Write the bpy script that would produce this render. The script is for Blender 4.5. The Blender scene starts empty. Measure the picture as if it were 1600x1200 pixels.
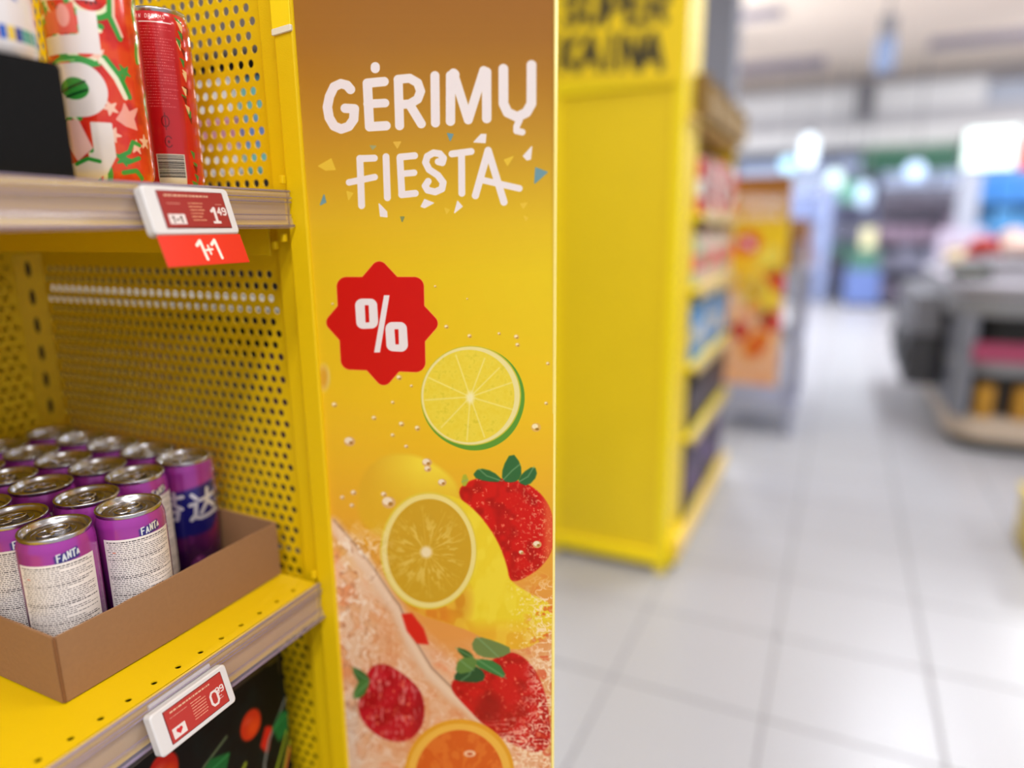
import bpy, bmesh, math, random
import numpy as np
from mathutils import Matrix, Vector

rnd = random.Random(7)
S = bpy.context.scene
COL = S.collection
H0 = 1.22                                   # lens height above the floor, metres
R = math.radians

# ------------------------------------------------------------------ camera
def basis(yaw, pitch, roll):
    fwd = Vector((-math.sin(yaw), math.cos(yaw), 0)); right = Vector((math.cos(yaw), math.sin(yaw), 0)); up = Vector((0, 0, 1))
    f2 = fwd*math.cos(pitch) - up*math.sin(pitch); u2 = up*math.cos(pitch) + fwd*math.sin(pitch)
    return right*math.cos(roll) + u2*math.sin(roll), u2*math.cos(roll) - right*math.sin(roll), f2
CR, CU, CF = basis(R(25.4), R(12.9), R(-0.55))
cd = bpy.data.cameras.new('camera'); cam = bpy.data.objects.new('camera', cd); COL.objects.link(cam)
m = Matrix.Identity(4)
for i in range(3):
    m[i][0] = CR[i]; m[i][1] = CU[i]; m[i][2] = -CF[i]
m[2][3] = H0
cam.matrix_world = m
cd.sensor_width = 36; cd.lens = 36*1075/1600; cd.clip_start = .02; cd.clip_end = 200
cd.dof.use_dof = True; cd.dof.focus_distance = .60; cd.dof.aperture_fstop = 1.2
S.camera = cam

# ------------------------------------------------------------------ light
S.view_settings.view_transform = 'Standard'; S.view_settings.look = 'None'
S.view_settings.gamma = 1; S.view_settings.use_curve_mapping = False
S.view_settings.exposure = 0.08
w = bpy.data.worlds.new('world'); S.world = w; w.use_nodes = True
w.node_tree.nodes['Background'].inputs[0].default_value = (.92, .95, 1, 1)
w.node_tree.nodes['Background'].inputs[1].default_value = .55
def area(name, loc, sx, sy, power, color=(1, .985, .97), rot=(0, 0, 0)):
    l = bpy.data.lights.new(name, 'AREA'); l.shape = 'RECTANGLE'; l.size = sx; l.size_y = sy; l.energy = power; l.color = color
    o = bpy.data.objects.new(name, l); COL.objects.link(o); o.location = loc; o.rotation_euler = rot
    return o
CEIL = H0+2.45
for x, y, p in [(.8, -3.2, 78), (.8, -1.2, 74), (.9, 1.4, 36), (.9, 4.0, 62), (.9, 6.2, 84), (3.4, -1.5, 80), (3.4, 2.6, 44), (3.4, 5.6, 44), (-2.4, 1.8, 44), (-2.4, 4.4, 44)]:
    area('ceiling_lamp', (x, y, CEIL-.06), .35, 1.6, p, (.88, .94, 1) if y > 3 else (1, .985, .97))
for x in (-2.6, 2.9, 5.5):
    area('ceiling_lamp', (x, 9.0, CEIL-.10), .3, 1.6, 210, (.95, .97, 1))
    area('added_fascia_fill', (x, 10.4, CEIL-.35), .4, .4, 40, (.97, .97, 1), (R(62), 0, 0))  # added fill lights, out of view, that brighten the fascia

area('added_floor_fill', (-2.7, 8.9, 2.3), 3.4, 2.0, 175, (.90, .95, 1), (0, R(-52), 0))  # unseen fill light, added to brighten the far floor

# ------------------------------------------------------------------ materials
def lin(c):
    return tuple((v/12.92 if v <= .04045 else ((v+.055)/1.055)**2.4) for v in (x/255 for x in c))
MATS = {}
def mat(name, rgb, rough=.5, metal=0, coat=0, bump=0, bscale=200, vary=0, emit=0, alpha=None, trans=0, spec=.5, aniso=0):
    if name in MATS: return MATS[name]
    M = bpy.data.materials.new(name); M.use_nodes = True; nt = M.node_tree; b = nt.nodes['Principled BSDF']
    c = lin(rgb); b.inputs['Base Color'].default_value = (*c, 1); b.inputs['Roughness'].default_value = rough
    b.inputs['Metallic'].default_value = metal; b.inputs['Coat Weight'].default_value = coat; b.inputs['Coat Roughness'].default_value = .12
    b.inputs['Specular IOR Level'].default_value = spec
    if trans: b.inputs['Transmission Weight'].default_value = trans
    if alpha is not None: b.inputs['Alpha'].default_value = alpha
    if emit: b.inputs['Emission Color'].default_value = (*c, 1); b.inputs['Emission Strength'].default_value = emit
    if bump or vary:
        tc = nt.nodes.new('ShaderNodeTexCoord'); n = nt.nodes.new('ShaderNodeTexNoise'); n.inputs['Scale'].default_value = bscale
        n.inputs['Detail'].default_value = 4; nt.links.new(tc.outputs['Object'], n.inputs['Vector'])
        if bump:
            bp = nt.nodes.new('ShaderNodeBump'); bp.inputs['Strength'].default_value = bump; bp.inputs['Distance'].default_value = .001
            nt.links.new(n.outputs['Fac'], bp.inputs['Height']); nt.links.new(bp.outputs['Normal'], b.inputs['Normal'])
        if vary:
            mx = nt.nodes.new('ShaderNodeMix'); mx.data_type = 'RGBA'
            mx.inputs['A'].default_value = (*[v*(1-vary) for v in c], 1); mx.inputs['B'].default_value = (*[min(1, v*(1+vary)) for v in c], 1)
            nt.links.new(n.outputs['Fac'], mx.inputs['Factor']); nt.links.new(mx.outputs['Result'], b.inputs['Base Color'])
    MATS[name] = M
    return M
YEL = (222, 185, 5)
def yellow(): return mat('yellow_powder_coat', YEL, .45, bump=.25, bscale=900, vary=.04, spec=.3)
def picture_mat(name, img, rough=.45, metal=0, coat=0, spec=.5):
    M = bpy.data.materials.new(name); M.use_nodes = True; nt = M.node_tree; b = nt.nodes['Principled BSDF']
    t = nt.nodes.new('ShaderNodeTexImage'); t.image = img; t.interpolation = 'Cubic'; t.extension = 'EXTEND'
    nt.links.new(t.outputs['Color'], b.inputs['Base Color'])
    b.inputs['Roughness'].default_value = rough; b.inputs['Metallic'].default_value = metal; b.inputs['Coat Weight'].default_value = coat
    b.inputs['Coat Roughness'].default_value = .1; b.inputs['Specular IOR Level'].default_value = spec
    return M

# ------------------------------------------------------------------ painter: flat print computed with numpy
class Paint:
    def __init__(s, X, Y, bg):
        s.X, s.Y = X, Y; s.img = np.empty(X.shape+(3,), np.float32); s.img[:] = bg
        s.px = max(abs(float(X[0, 1]-X[0, 0])), abs(float(Y[1, 0]-Y[0, 0])))
    def box(s, pts, r):
        p = np.asarray(pts, float); x0, x1, y0, y1 = p[:, 0].min()-r, p[:, 0].max()+r, p[:, 1].min()-r, p[:, 1].max()+r
        m_ = (s.X >= x0) & (s.X <= x1) & (s.Y >= y0) & (s.Y <= y1)
        ys = np.where(m_.any(1))[0]; xs = np.where(m_.any(0))[0]
        if len(ys) == 0 or len(xs) == 0: return None
        return slice(ys[0], ys[-1]+1), slice(xs[0], xs[-1]+1)
    def put(s, sl, a, c):
        a = np.clip(a, 0, 1)[..., None]; s.img[sl] = s.img[sl]*(1-a)+np.asarray(c, np.float32)*a
    def stroke(s, pts, r, c, soft=None, a=1):
        soft = soft or s.px*.7
        if len(pts) == 1: pts = [pts[0], (pts[0][0]+1e-3, pts[0][1])]
        sl = s.box(pts, r+soft*2)
        if sl is None: return
        X, Y = s.X[sl], s.Y[sl]; d = np.full(X.shape, 1e9)
        for (ax, ay), (bx, by) in zip(pts[:-1], pts[1:]):
            vx, vy = bx-ax, by-ay; t = np.clip(((X-ax)*vx+(Y-ay)*vy)/(vx*vx+vy*vy+1e-12), 0, 1)
            d = np.minimum(d, np.hypot(X-ax-t*vx, Y-ay-t*vy))
        s.put(sl, a*(.5-(d-r)/(2*soft)), c)
    def sdpoly(s, pts, X, Y):
        d = np.full(X.shape, 1e9); ins = np.zeros(X.shape, bool); n = len(pts)
        for i in range(n):
            ax, ay = pts[i]; bx, by = pts[(i+1) % n]
            vx, vy = bx-ax, by-ay; t = np.clip(((X-ax)*vx+(Y-ay)*vy)/(vx*vx+vy*vy+1e-12), 0, 1)
            d = np.minimum(d, np.hypot(X-ax-t*vx, Y-ay-t*vy))
            if ay != by: ins ^= ((ay > Y) != (by > Y)) & (X < (bx-ax)*(Y-ay)/(by-ay)+ax)
        return np.where(ins, -d, d)
    def poly(s, pts, c, r=0, soft=None, a=1):
        soft = soft or s.px*.7; sl = s.box(pts, r+soft*2)
        if sl is None: return
        d = s.sdpoly(pts, s.X[sl], s.Y[sl])-r
        m_ = a*(.5-d/(2*soft)); s.put(sl, m_, c); return sl, np.clip(m_, 0, 1)
    def ell(s, cx, cy, rx, ry, c, soft=None, a=1, rot=0):
        soft = soft or s.px*.7; rr = max(rx, ry); sl = s.box([(cx-rr, cy-rr), (cx+rr, cy+rr)], soft*2)
        if sl is None: return
        X, Y = s.X[sl]-cx, s.Y[sl]-cy; q = R(rot); X, Y = X*math.cos(q)+Y*math.sin(q), -X*math.sin(q)+Y*math.cos(q)
        d = (np.hypot(X/rx, Y/ry)-1)*min(rx, ry); m_ = a*(.5-d/(2*soft)); s.put(sl, m_, c); return sl, np.clip(m_, 0, 1)
    def rect(s, x0, y0, x1, y1, c, soft=None, a=1): return s.poly([(x0, y0), (x1, y0), (x1, y1), (x0, y1)], c, 0, soft, a)
    def layer(s, sl, m_, c):
        s.put(sl, m_, c)
def chaikin(p, n=2):
    for _ in range(n):
        q = []
        for i in range(len(p)):
            a, b = p[i], p[(i+1) % len(p)]; q += [(a[0]*.75+b[0]*.25, a[1]*.75+b[1]*.25), (a[0]*.25+b[0]*.75, a[1]*.25+b[1]*.75)]
        p = q
    return p
def vnoise(X, Y, seed=0, oct=3):
    out = 0; amp = 1; tot = 0
    for k in range(oct):
        rs = np.random.RandomState(seed*17+k); g = rs.rand(64, 64)
        xi = np.floor(X).astype(int); yi = np.floor(Y).astype(int); fx = X-xi; fy = Y-yi
        fx = fx*fx*(3-2*fx); fy = fy*fy*(3-2*fy)
        a = g[yi % 64, xi % 64]; b = g[yi % 64, (xi+1) % 64]; c = g[(yi+1) % 64, xi % 64]; d = g[(yi+1) % 64, (xi+1) % 64]
        out = out+amp*((a*(1-fx)+b*fx)*(1-fy)+(c*(1-fx)+d*fx)*fy); tot += amp; amp *= .55; X = X*2.03+5.1; Y = Y*2.03+1.7
    return out/tot
def to_image(name, arr):
    h, w_ = arr.shape[:2]; im = bpy.data.images.new(name, w_, h)
    buf = np.ones((h, w_, 4), np.float32); buf[..., :3] = np.clip(arr/255., 0, 1)[::-1]
    im.pixels.foreach_set(buf.ravel()); im.update(); im.pack(); return im
def grid(wmm, hmm, res):
    n, k = int(wmm*res), int(hmm*res)
    return np.meshgrid((np.arange(n)+.5)/res, (np.arange(k)+.5)/res)
def arcpts(cx, cy, rx, ry, a0, a1, n=14):
    return [(cx+rx*math.cos(R(a0+(a1-a0)*i/n)), cy+ry*math.sin(R(a0+(a1-a0)*i/n))) for i in range(n+1)]
GLY = {  # stroke letters in a 10 x 14 box, y down
 'S': [[(9, 2), (6.5, .5), (3, .5), (1, 3), (2.5, 6), (7, 8), (9, 11), (7, 13.5), (3, 13.5), (.8, 12)]],
 'U': [[(1, 0), (1, 10.5), (3, 13.5), (7, 13.5), (9, 10.5), (9, 0)]],
 'P': [[(1, 14), (1, 0), (6.5, 0), (9, 2), (9, 5.5), (6.5, 7.5), (1, 7.5)]],
 'E': [[(9, 0), (1, 0), (1, 14), (9, 14)], [(1, 7), (8, 7)]],
 'R': [[(1, 14), (1, 0), (6.5, 0), (9, 2), (9, 5.5), (6.5, 7.5), (1, 7.5)], [(5, 7.5), (9, 14)]],
 'K': [[(1, 0), (1, 14)], [(9, 0), (1.5, 8), (9, 14)]],
 'A': [[(0, 14), (5, 0), (10, 14)], [(2, 9.5), (8, 9.5)]],
 'I': [[(5, 0), (5, 14)]],
 'N': [[(1, 14), (1, 0), (9, 14), (9, 0)]],
 'M': [[(0, 14), (1, 0), (5, 9), (9, 0), (10, 14)]],
 'D': [[(1, 0), (1, 14), (6, 14), (9, 11), (9, 3), (6, 0), (1, 0)]],
 'O': [[(3, 0), (7, 0), (9.5, 4), (9.5, 10), (7, 14), (3, 14), (.5, 10), (.5, 4), (3, 0)]],
 'F': [[(9, 0), (1, 0), (1, 14)], [(1, 7), (7.5, 7)]],
 'T': [[(0, 0), (10, 0)], [(5, 0), (5, 14)]],
 '0': [[(3, 0), (7, 0), (9, 3), (9, 11), (7, 14), (3, 14), (1, 11), (1, 3), (3, 0)]],
 '1': [[(1.5, 3), (5, 0), (5, 14)]],
 '4': [[(7, 14), (7, 0), (1, 9.5), (9.5, 9.5)]],
 '9': [[(9, 5), (6, 7.5), (2, 6.5), (1, 3.5), (3, .3), (7, .3), (9, 3), (9, 10), (7, 13.7), (2, 13.5)]],
 '+': [[(1, 7), (9, 7)], [(5, 3), (5, 11)]], ' ': []}
def text(P, s, x, y, h, r, c, adv=1.25, rot=0, soft=None):
    k = h/14; ca, sa = math.cos(R(rot)), math.sin(R(rot))
    for i, ch in enumerate(s):
        for st in GLY[ch]:
            P.stroke([(x+((px*k+i*10*k*adv)*ca-py*k*sa), y+((px*k+i*10*k*adv)*sa+py*k*ca)) for px, py in st], r, c, soft)
def fineprint(P, x0, y0, x1, dy, rows, c, seed=1, h=.5, bold=(), a=.8):
    """rows of unreadably small print: dashes of word length"""
    rs = random.Random(seed)
    for j in range(rows):
        x = x0+rs.random()*(x1-x0)*.05; end = x1-(rs.random()**3)*(x1-x0)*.5; y = y0+j*dy
        while x < end:
            wd = (x1-x0)*(.015+.05*rs.random()); e = min(x+wd, end)
            bh = h*(1.35 if j in bold else 1)
            P.rect(x, y-bh/2, e, y+bh/2, c, soft=P.px*.6, a=(1 if j in bold else a*(.6+.4*rs.random())))
            x = e+(x1-x0)*.012

# ------------------------------------------------------------------ mesh helpers
def link_mesh(name, verts, faces, material=None, parent=None, smooth=False, uvs=None, quick=False):
    me = bpy.data.meshes.new(name); me.from_pydata([tuple(v) for v in verts] if not quick else verts, [], faces)
    if uvs is not None:
        ul = me.uv_layers.new(name='UVMap'); ul.data.foreach_set('uv', np.asarray(uvs, np.float32).ravel())
    if smooth: me.shade_smooth()
    me.update()
    o = bpy.data.objects.new(name, me); COL.objects.link(o)
    if material: me.materials.append(material)
    if parent is not None: o.parent = parent
    return o
def bm_obj(name, bm, material=None, parent=None, smooth=False, loc=None):
    me = bpy.data.meshes.new(name); bm.to_mesh(me); bm.free()
    if smooth: me.shade_smooth()
    for mt in (material if isinstance(material, list) else [material]):
        if mt: me.materials.append(mt)
    o = bpy.data.objects.new(name, me); COL.objects.link(o)
    if parent is not None: o.parent = parent
    if loc: o.location = loc
    return o
def add_box(bm, x0, y0, z0, x1, y1, z1, bevel=0, seg=2, mi=0):
    mtx = Matrix.Translation(((x0+x1)/2, (y0+y1)/2, (z0+z1)/2)) @ Matrix.Diagonal((x1-x0, y1-y0, z1-z0, 1))
    r = bmesh.ops.create_cube(bm, size=1, matrix=mtx)
    fs = set(f for v in r['verts'] for f in v.link_faces)
    for f in fs: f.material_index = mi
    if bevel:
        es = list(set(e for v in r['verts'] for e in v.link_edges))
        bmesh.ops.bevel(bm, geom=es, offset=bevel, segments=seg, profile=.5, affect='EDGES')
def box(name, a, b, material, parent=None, bevel=0, smooth=False):
    bm = bmesh.new(); add_box(bm, *a, *b, bevel=bevel)
    return bm_obj(name, bm, material, parent, smooth)
def tube(bm, pts, r, n=8, close=False):
    rings = []
    for i, p in enumerate(pts):
        p = Vector(p); a = Vector(pts[i-1] if i or close else pts[i]); b = Vector(pts[(i+1) % len(pts)] if i < len(pts)-1 or close else pts[i])
        t = (b-a).normalized(); u = t.orthogonal().normalized() if not rings else (pu-t*pu.dot(t)).normalized(); v = t.cross(u); pu = u
        rings.append([bm.verts.new(p+(u*math.cos(6.28318*k/n)+v*math.sin(6.28318*k/n))*r) for k in range(n)])
    L = len(rings)
    for i in range(L if close else L-1):
        A, B = rings[i], rings[(i+1) % L]
        for k in range(n): bm.faces.new((A[k], A[(k+1) % n], B[(k+1) % n], B[k]))
    if not close: bm.faces.new(rings[0][::-1]); bm.faces.new(rings[-1])
def lathe(prof, n=40, uv=None):
    """prof (r, z) bottom to top; returns verts, faces, uvs (u = angle, v = z between uv limits)"""
    V = []; F = []; U = []
    for r, z in prof:
        for k in range(n):
            a = 2*math.pi*k/n-math.pi; V.append((r*math.cos(a), r*math.sin(a), z))
    for i in range(len(prof)-1):
        for k in range(n):
            k2 = (k+1) % n; F.append((i*n+k, i*n+k2, (i+1)*n+k2, (i+1)*n+k))
            if uv:
                z0, z1 = uv; va = (prof[i][1]-z0)/(z1-z0); vb = (prof[i+1][1]-z0)/(z1-z0)
                U += [(k/n, va), ((k+1)/n, va), ((k+1)/n, vb), (k/n, vb)]
    return V, F, (U if uv else None)
def slab(name, o, ex, ey, w_, h_, t, material, parent=None, rad=.002, uvmat=None, bow=None, seg=4):
    """rounded plate: o = lower left front corner, ex right, ey up, front normal = ex x ey. Front face carries 0..1 uvs"""
    o = Vector(o); ex = Vector(ex).normalized(); ey = Vector(ey).normalized(); nn = ex.cross(ey).normalized()
    out = []
    for (cx, cy, a0) in ((w_-rad, rad, -90), (w_-rad, h_-rad, 0), (rad, h_-rad, 90), (rad, rad, 180)):
        for i in range(seg+1):
            a = R(a0+90*i/seg); out.append((cx+rad*math.cos(a), cy+rad*math.sin(a)))
    n = len(out); V = [o+ex*x+ey*y for x, y in out]+[o+ex*x+ey*y-nn*t for x, y in out]
    e = min(rad*.3, t*.3)
    V = [o+ex*(x+(w_/2-x)/w_*2*e)+ey*(y+(h_/2-y)/h_*2*e) for x, y in out]+[o+ex*x+ey*y-nn*e for x, y in out]+[o+ex*x+ey*y-nn*t for x, y in out]
    F = [tuple(range(n))]+[(i, n+i, n+(i+1) % n, (i+1) % n) for i in range(n)]+[(n+i, 2*n+i, 2*n+(i+1) % n, n+(i+1) % n) for i in range(n)]+[tuple(range(3*n-1, 2*n-1, -1))]
    U = [(x/w_, y/h_) for x, y in out]+[(0, 0)]*(8*n)+[(0, 0)]*n
    return link_mesh(name, V, F, material, parent, uvs=U)
def perf(name, o, ex, ey, cols, rows, px, py, r, material, parent, stagger=True, x0=0, W=None, y0=0, Hh=None, t=.0012, oval=1.0, skip=None):
    """perforated sheet with real punched holes; o lower left of the sheet, normal ex x ey"""
    o = np.array(o, float); ex = np.array(ex, float); ey = np.array(ey, float); nn = np.cross(ex, ey)
    W = W or cols*px; Hh = Hh or rows*py; N = 16
    ang = np.arange(N)*2*np.pi/N+np.pi/N*0; c, s = np.cos(ang), np.sin(ang); k = 1/np.maximum(abs(c), abs(s))
    sq = np.stack([c*k*px/2, s*k*py/2], 1); ho = np.stack([c*r, s*r*oval], 1)
    V = []; F = []
    def P(x, y, z=0): return o+ex*x+ey*y-nn*z
    def quad(x_0, y_0, x_1, y_1):
        if x_1-x_0 < 1e-6 or y_1-y_0 < 1e-6: return
        b = len(V); V.extend([P(x_0, y_0), P(x_1, y_0), P(x_1, y_1), P(x_0, y_1)]); F.append((b, b+1, b+2, b+3))
    quad(0, 0, W, y0); quad(0, y0+rows*py, W, Hh)
    for j in range(rows):
        off = x0+(px/2 if (stagger and j % 2) else 0); yc = y0+(j+.5)*py
        nc = cols-(1 if (stagger and j % 2) else 0)
        quad(0, yc-py/2, off, yc+py/2); quad(off+nc*px, yc-py/2, W, yc+py/2)
        for i in range(nc):
            xc = off+(i+.5)*px; b = len(V)
            V.extend(list(o+np.outer(sq[:, 0]+xc, ex)+np.outer(sq[:, 1]+yc, ey)))
            V.extend(list(o+np.outer(ho[:, 0]+xc, ex)+np.outer(ho[:, 1]+yc, ey)))
            V.extend(list(o+np.outer(ho[:, 0]+xc, ex)+np.outer(ho[:, 1]+yc, ey)-nn*t))
            for q in range(N):
                q2 = (q+1) % N
                F.append((b+q, b+q2, b+N+q2, b+N+q)); F.append((b+N+q, b+N+q2, b+2*N+q2, b+2*N+q))
    return link_mesh(name, V, F, material, parent)
def thing(name, label, cat, loc=(0, 0, 0), group=None, rz=0):
    o = bpy.data.objects.new(name, None); COL.objects.link(o); o.location = loc; o.rotation_euler = (0, 0, rz)
    o['label'] = label; o['category'] = cat
    if group: o['group'] = group
    o.empty_display_size = .02
    return o
def tag(o, label, cat, group=None):
    o['label'] = label; o['category'] = cat
    if group: o['group'] = group
    return o
def dup(root, label, loc, rz=None, group=None, skip=()):
    r = root.copy(); COL.objects.link(r); r.location = loc
    if rz is not None: r.rotation_euler = (0, 0, rz)
    r['label'] = label
    if group: r['group'] = group
    for ch in list(root.children):
        if ch.name.split('.')[0] in skip: continue
        c = ch.copy(); COL.objects.link(c); c.parent = r
        for g in ch.children:
            d = g.copy(); COL.objects.link(d); d.parent = c
    return r
def struct(o): o['kind'] = 'structure'; return o
def Z(z): return z+H0

# ================================================================== setting
grout = mat('grout', (132, 130, 132), .8)
floor = struct(box('floor', (-9, -5, -.03), (9, 17, -.0025), grout))
tile_m = mat('floor_tile', (160, 159, 164), .33, bump=.05, bscale=60, vary=.05, spec=.6)
TS, TX, TY = .3965, -.476, 1.63
def tile_mesh():
    bm = bmesh.new(); g = .0035; add_box(bm, g, g, -.004, TS-g, TS-g, 0)
    top = [e for e in bm.edges if all(v.co.z > -.001 for v in e.verts)]
    bmesh.ops.bevel(bm, geom=top, offset=.0015, segments=1, affect='EDGES'); return bm
t0 = None
for i in range(-1, 10):
    for j in range(-2, 16):
        if t0 is None: t0 = bm_obj('tile', tile_mesh(), tile_m, floor); c = t0
        else: c = t0.copy(); COL.objects.link(c); c.parent = floor
        c.location = (TX+i*TS, TY+j*TS, 0)
bm = bmesh.new()
for i in range(-20, 22):
    for j in range(-16, 38):
        if -1 <= i < 10 and -2 <= j < 16: continue
        x, y = TX+i*TS, TY+j*TS; g = .0035
        vs = [bm.verts.new(p) for p in ((x+g, y+g, 0), (x+TS-g, y+g, 0), (x+TS-g, y+TS-g, 0), (x+g, y+TS-g, 0))]; bm.faces.new(vs)
o = bm_obj('distant_tiles', bm, tile_m, floor); o['kind'] = 'stuff'

ceil_m = mat('ceiling_board', (238, 220, 202), .9, bump=.2, bscale=40, vary=.04)
ceiling = struct(box('ceiling', (-9, -5, CEIL), (9, 17, CEIL+.1), ceil_m))
wallm = mat('far_wall_paint', (150, 156, 172), .8, vary=.1, bscale=3)
struct(box('wall_back', (-9, 16.6, 0), (9, 16.75, CEIL), wallm))
# fascia beam over the far shop fronts
fm = mat('fascia_white', (214, 213, 214), .5); fg = mat('fascia_groove', (120, 118, 122), .7)
fa = struct(box('trim_1', (-9, 14.0, Z(1.86)), (1.87, 14.4, Z(2.28)), fm))
struct(box('trim_2', (-9, 14.06, Z(1.60)), (9, 14.4, Z(1.86)), mat('fascia_mid_grey', (176, 174, 178), .7)))  # grey band set back between the white ones
struct(box('trim_3', (-9, 14.0, Z(1.30)), (9, 14.4, Z(1.62)), fm))
struct(box('trim_4', (1.87, 14.1, Z(1.86)), (9, 14.4, Z(2.2)), mat('fascia_grey', (170, 176, 190), .6)))
# ceiling strips
for k, (x0, x1, y0, y1, lab) in enumerate([(-1.85, -.5, 12.1, 12.9, 'pale violet recessed strip in the beige ceiling, left one'), (.85, 2.9, 11.7, 12.3, 'mauve grey slot in the beige ceiling, right one'),
                                          (-1.9, -.9, 9.2, 9.6, 'mauve ceiling slot next to the grey column')]):
    t = thing('ceiling_vent', lab, 'vent', (x0, y0, CEIL))
    vm = mat('vent_mauve', (150, 140, 150), .7)
    bm = bmesh.new(); w_, d_ = x1-x0, y1-y0
    add_box(bm, 0, 0, -.03, w_, .05, 0); add_box(bm, 0, d_-.05, -.03, w_, d_, 0); add_box(bm, 0, .05, -.03, .05, d_-.05, 0); add_box(bm, w_-.05, .05, -.03, w_, d_-.05, 0)
    bm_obj('frame', bm, vm, t)
    for q in range(4):
        yy = .08+q*(d_-.16)/4; box('slat', (.05, yy, -.025), (w_-.05, yy+(d_-.16)/6, -.005), vm, t)
    box('backing', (.05, .05, -.004), (w_-.05, d_-.05, -.001), mat('vent_back', (176, 168, 184), .8), t)
# grey column behind the gondola
cm = mat('column_grey', (118, 118, 126), .75, vary=.05, bscale=4)
cl = thing('square_column', 'tall square grey column rising behind the yellow shelf unit', 'column', (-1.06, 6.15, 0))
box('shaft', (-.16, -.15, 0), (.16, .15, CEIL), cm, cl, bevel=.01); box('plinth', (-.18, -.17, 0), (.18, .17, .12), mat('plinth', (90, 90, 95), .6), cl, bevel=.008)

# ================================================================== our shelf bay
Y_P = .535                                   # plane of the perforated end panel
bay = thing('shelving_bay', 'yellow steel shelving bay with perforated end panel, nearest on the left', 'shelving', (-.7, .2, 0))
def inbay(o): o.parent = bay; o.matrix_parent_inverse = Matrix.Translation((.7, -.2, 0)); return o
yel = yellow()
# end panel: normal towards the camera (-y): ex = +x, ey = +z  -> x cross z = -y
ep = perf('end_panel', (-.900, Y_P, Z(.03)), (1, 0, 0), (0, 0, 1), 30, 24, .0128, .0122, .0039, yel, None, x0=.0015, W=.400, y0=.008, Hh=.45)
inbay(ep)
ep2 = perf('end_panel', (-.900, Y_P, Z(-1.20)), (1, 0, 0), (0, 0, 1), 30, 94, .0128, .0122, .0039, yel, None, x0=.0015, W=.400, y0=.014, Hh=1.23, t=.0007)
inbay(ep2)
# back panel: faces +x : ex = -y?  normal = ex x ey ; (0,1,0)x(0,0,1) = (1,0,0)
bp_ = perf('back_panel', (-.912, -.42, Z(-.62)), (0, 1, 0), (0, 0, 1), 72, 72, .0128, .0122, .0036, yel, None, x0=.004, W=.93, y0=.01, Hh=1.05)
inbay(bp_)
inbay(box('inner_sheet', (-.924, -.42, Z(-1.2)), (-.917, .532, Z(.45)), yel))
inbay(box('hole_darkening_sheet', (-.917, .585, .02), (-.50, .592, Z(-.385)), mat('hole_shade_brown', (40, 26, 16), .8)))  # added dark sheet that keeps the lower panel holes dark
# slotted rear upright
su = perf('slotted_upright', (-.9115, .508, Z(-.62)), (.447, .894, 0), (0, 0, 1), 1, 30, .020, .0348, .0028, yel, None, stagger=False, x0=.004, W=.0295, y0=.0, Hh=1.05, t=.002, oval=3.6)
inbay(su)
inbay(slab('slot_shade_sheet', (-.9115-.0045, .508+.0022, Z(-1.2)), (.447, .894, 0), (0, 0, 1), .028, 1.65, .002, mat('recess_shade', (40, 34, 10), .7), None, rad=.0005))  # dark sheet that puts shade behind the slots
# front post
pm = bmesh.new()
add_box(pm, -.506, .5275, 0, -.4815, .560, Z(.75), bevel=.0015); add_box(pm, -.4815, .519, 0, -.4585, .560, Z(.75), bevel=.002)
inbay(bm_obj('front_post', pm, yel))
inbay(box('foot_rail', (-.90, -.42, .02), (-.47, .519, .12), yel, bevel=.004))
inbay(box('base_deck', (-.905, -.42, .12), (-.475, .519, .14), yel, bevel=.004))
cp = thing('label_holder', 'short yellow card holder with white lower edge clipped on the front post', 'holder', (-.47, .5175, Z(.17)))
slab('card', (-.011, 0, .004), (1, 0, 0), (0, 0, 1), .0215, .09, .0012, mat('card_yellow', (246, 214, 20), .35), cp, rad=.001)
slab('edge', (-.0115, -.0006, -.001), (1, 0, .09), (0, 0, 1), .0225, .0055, .003, mat('edge_white', (226, 220, 200), .4), cp, rad=.0012)

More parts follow.
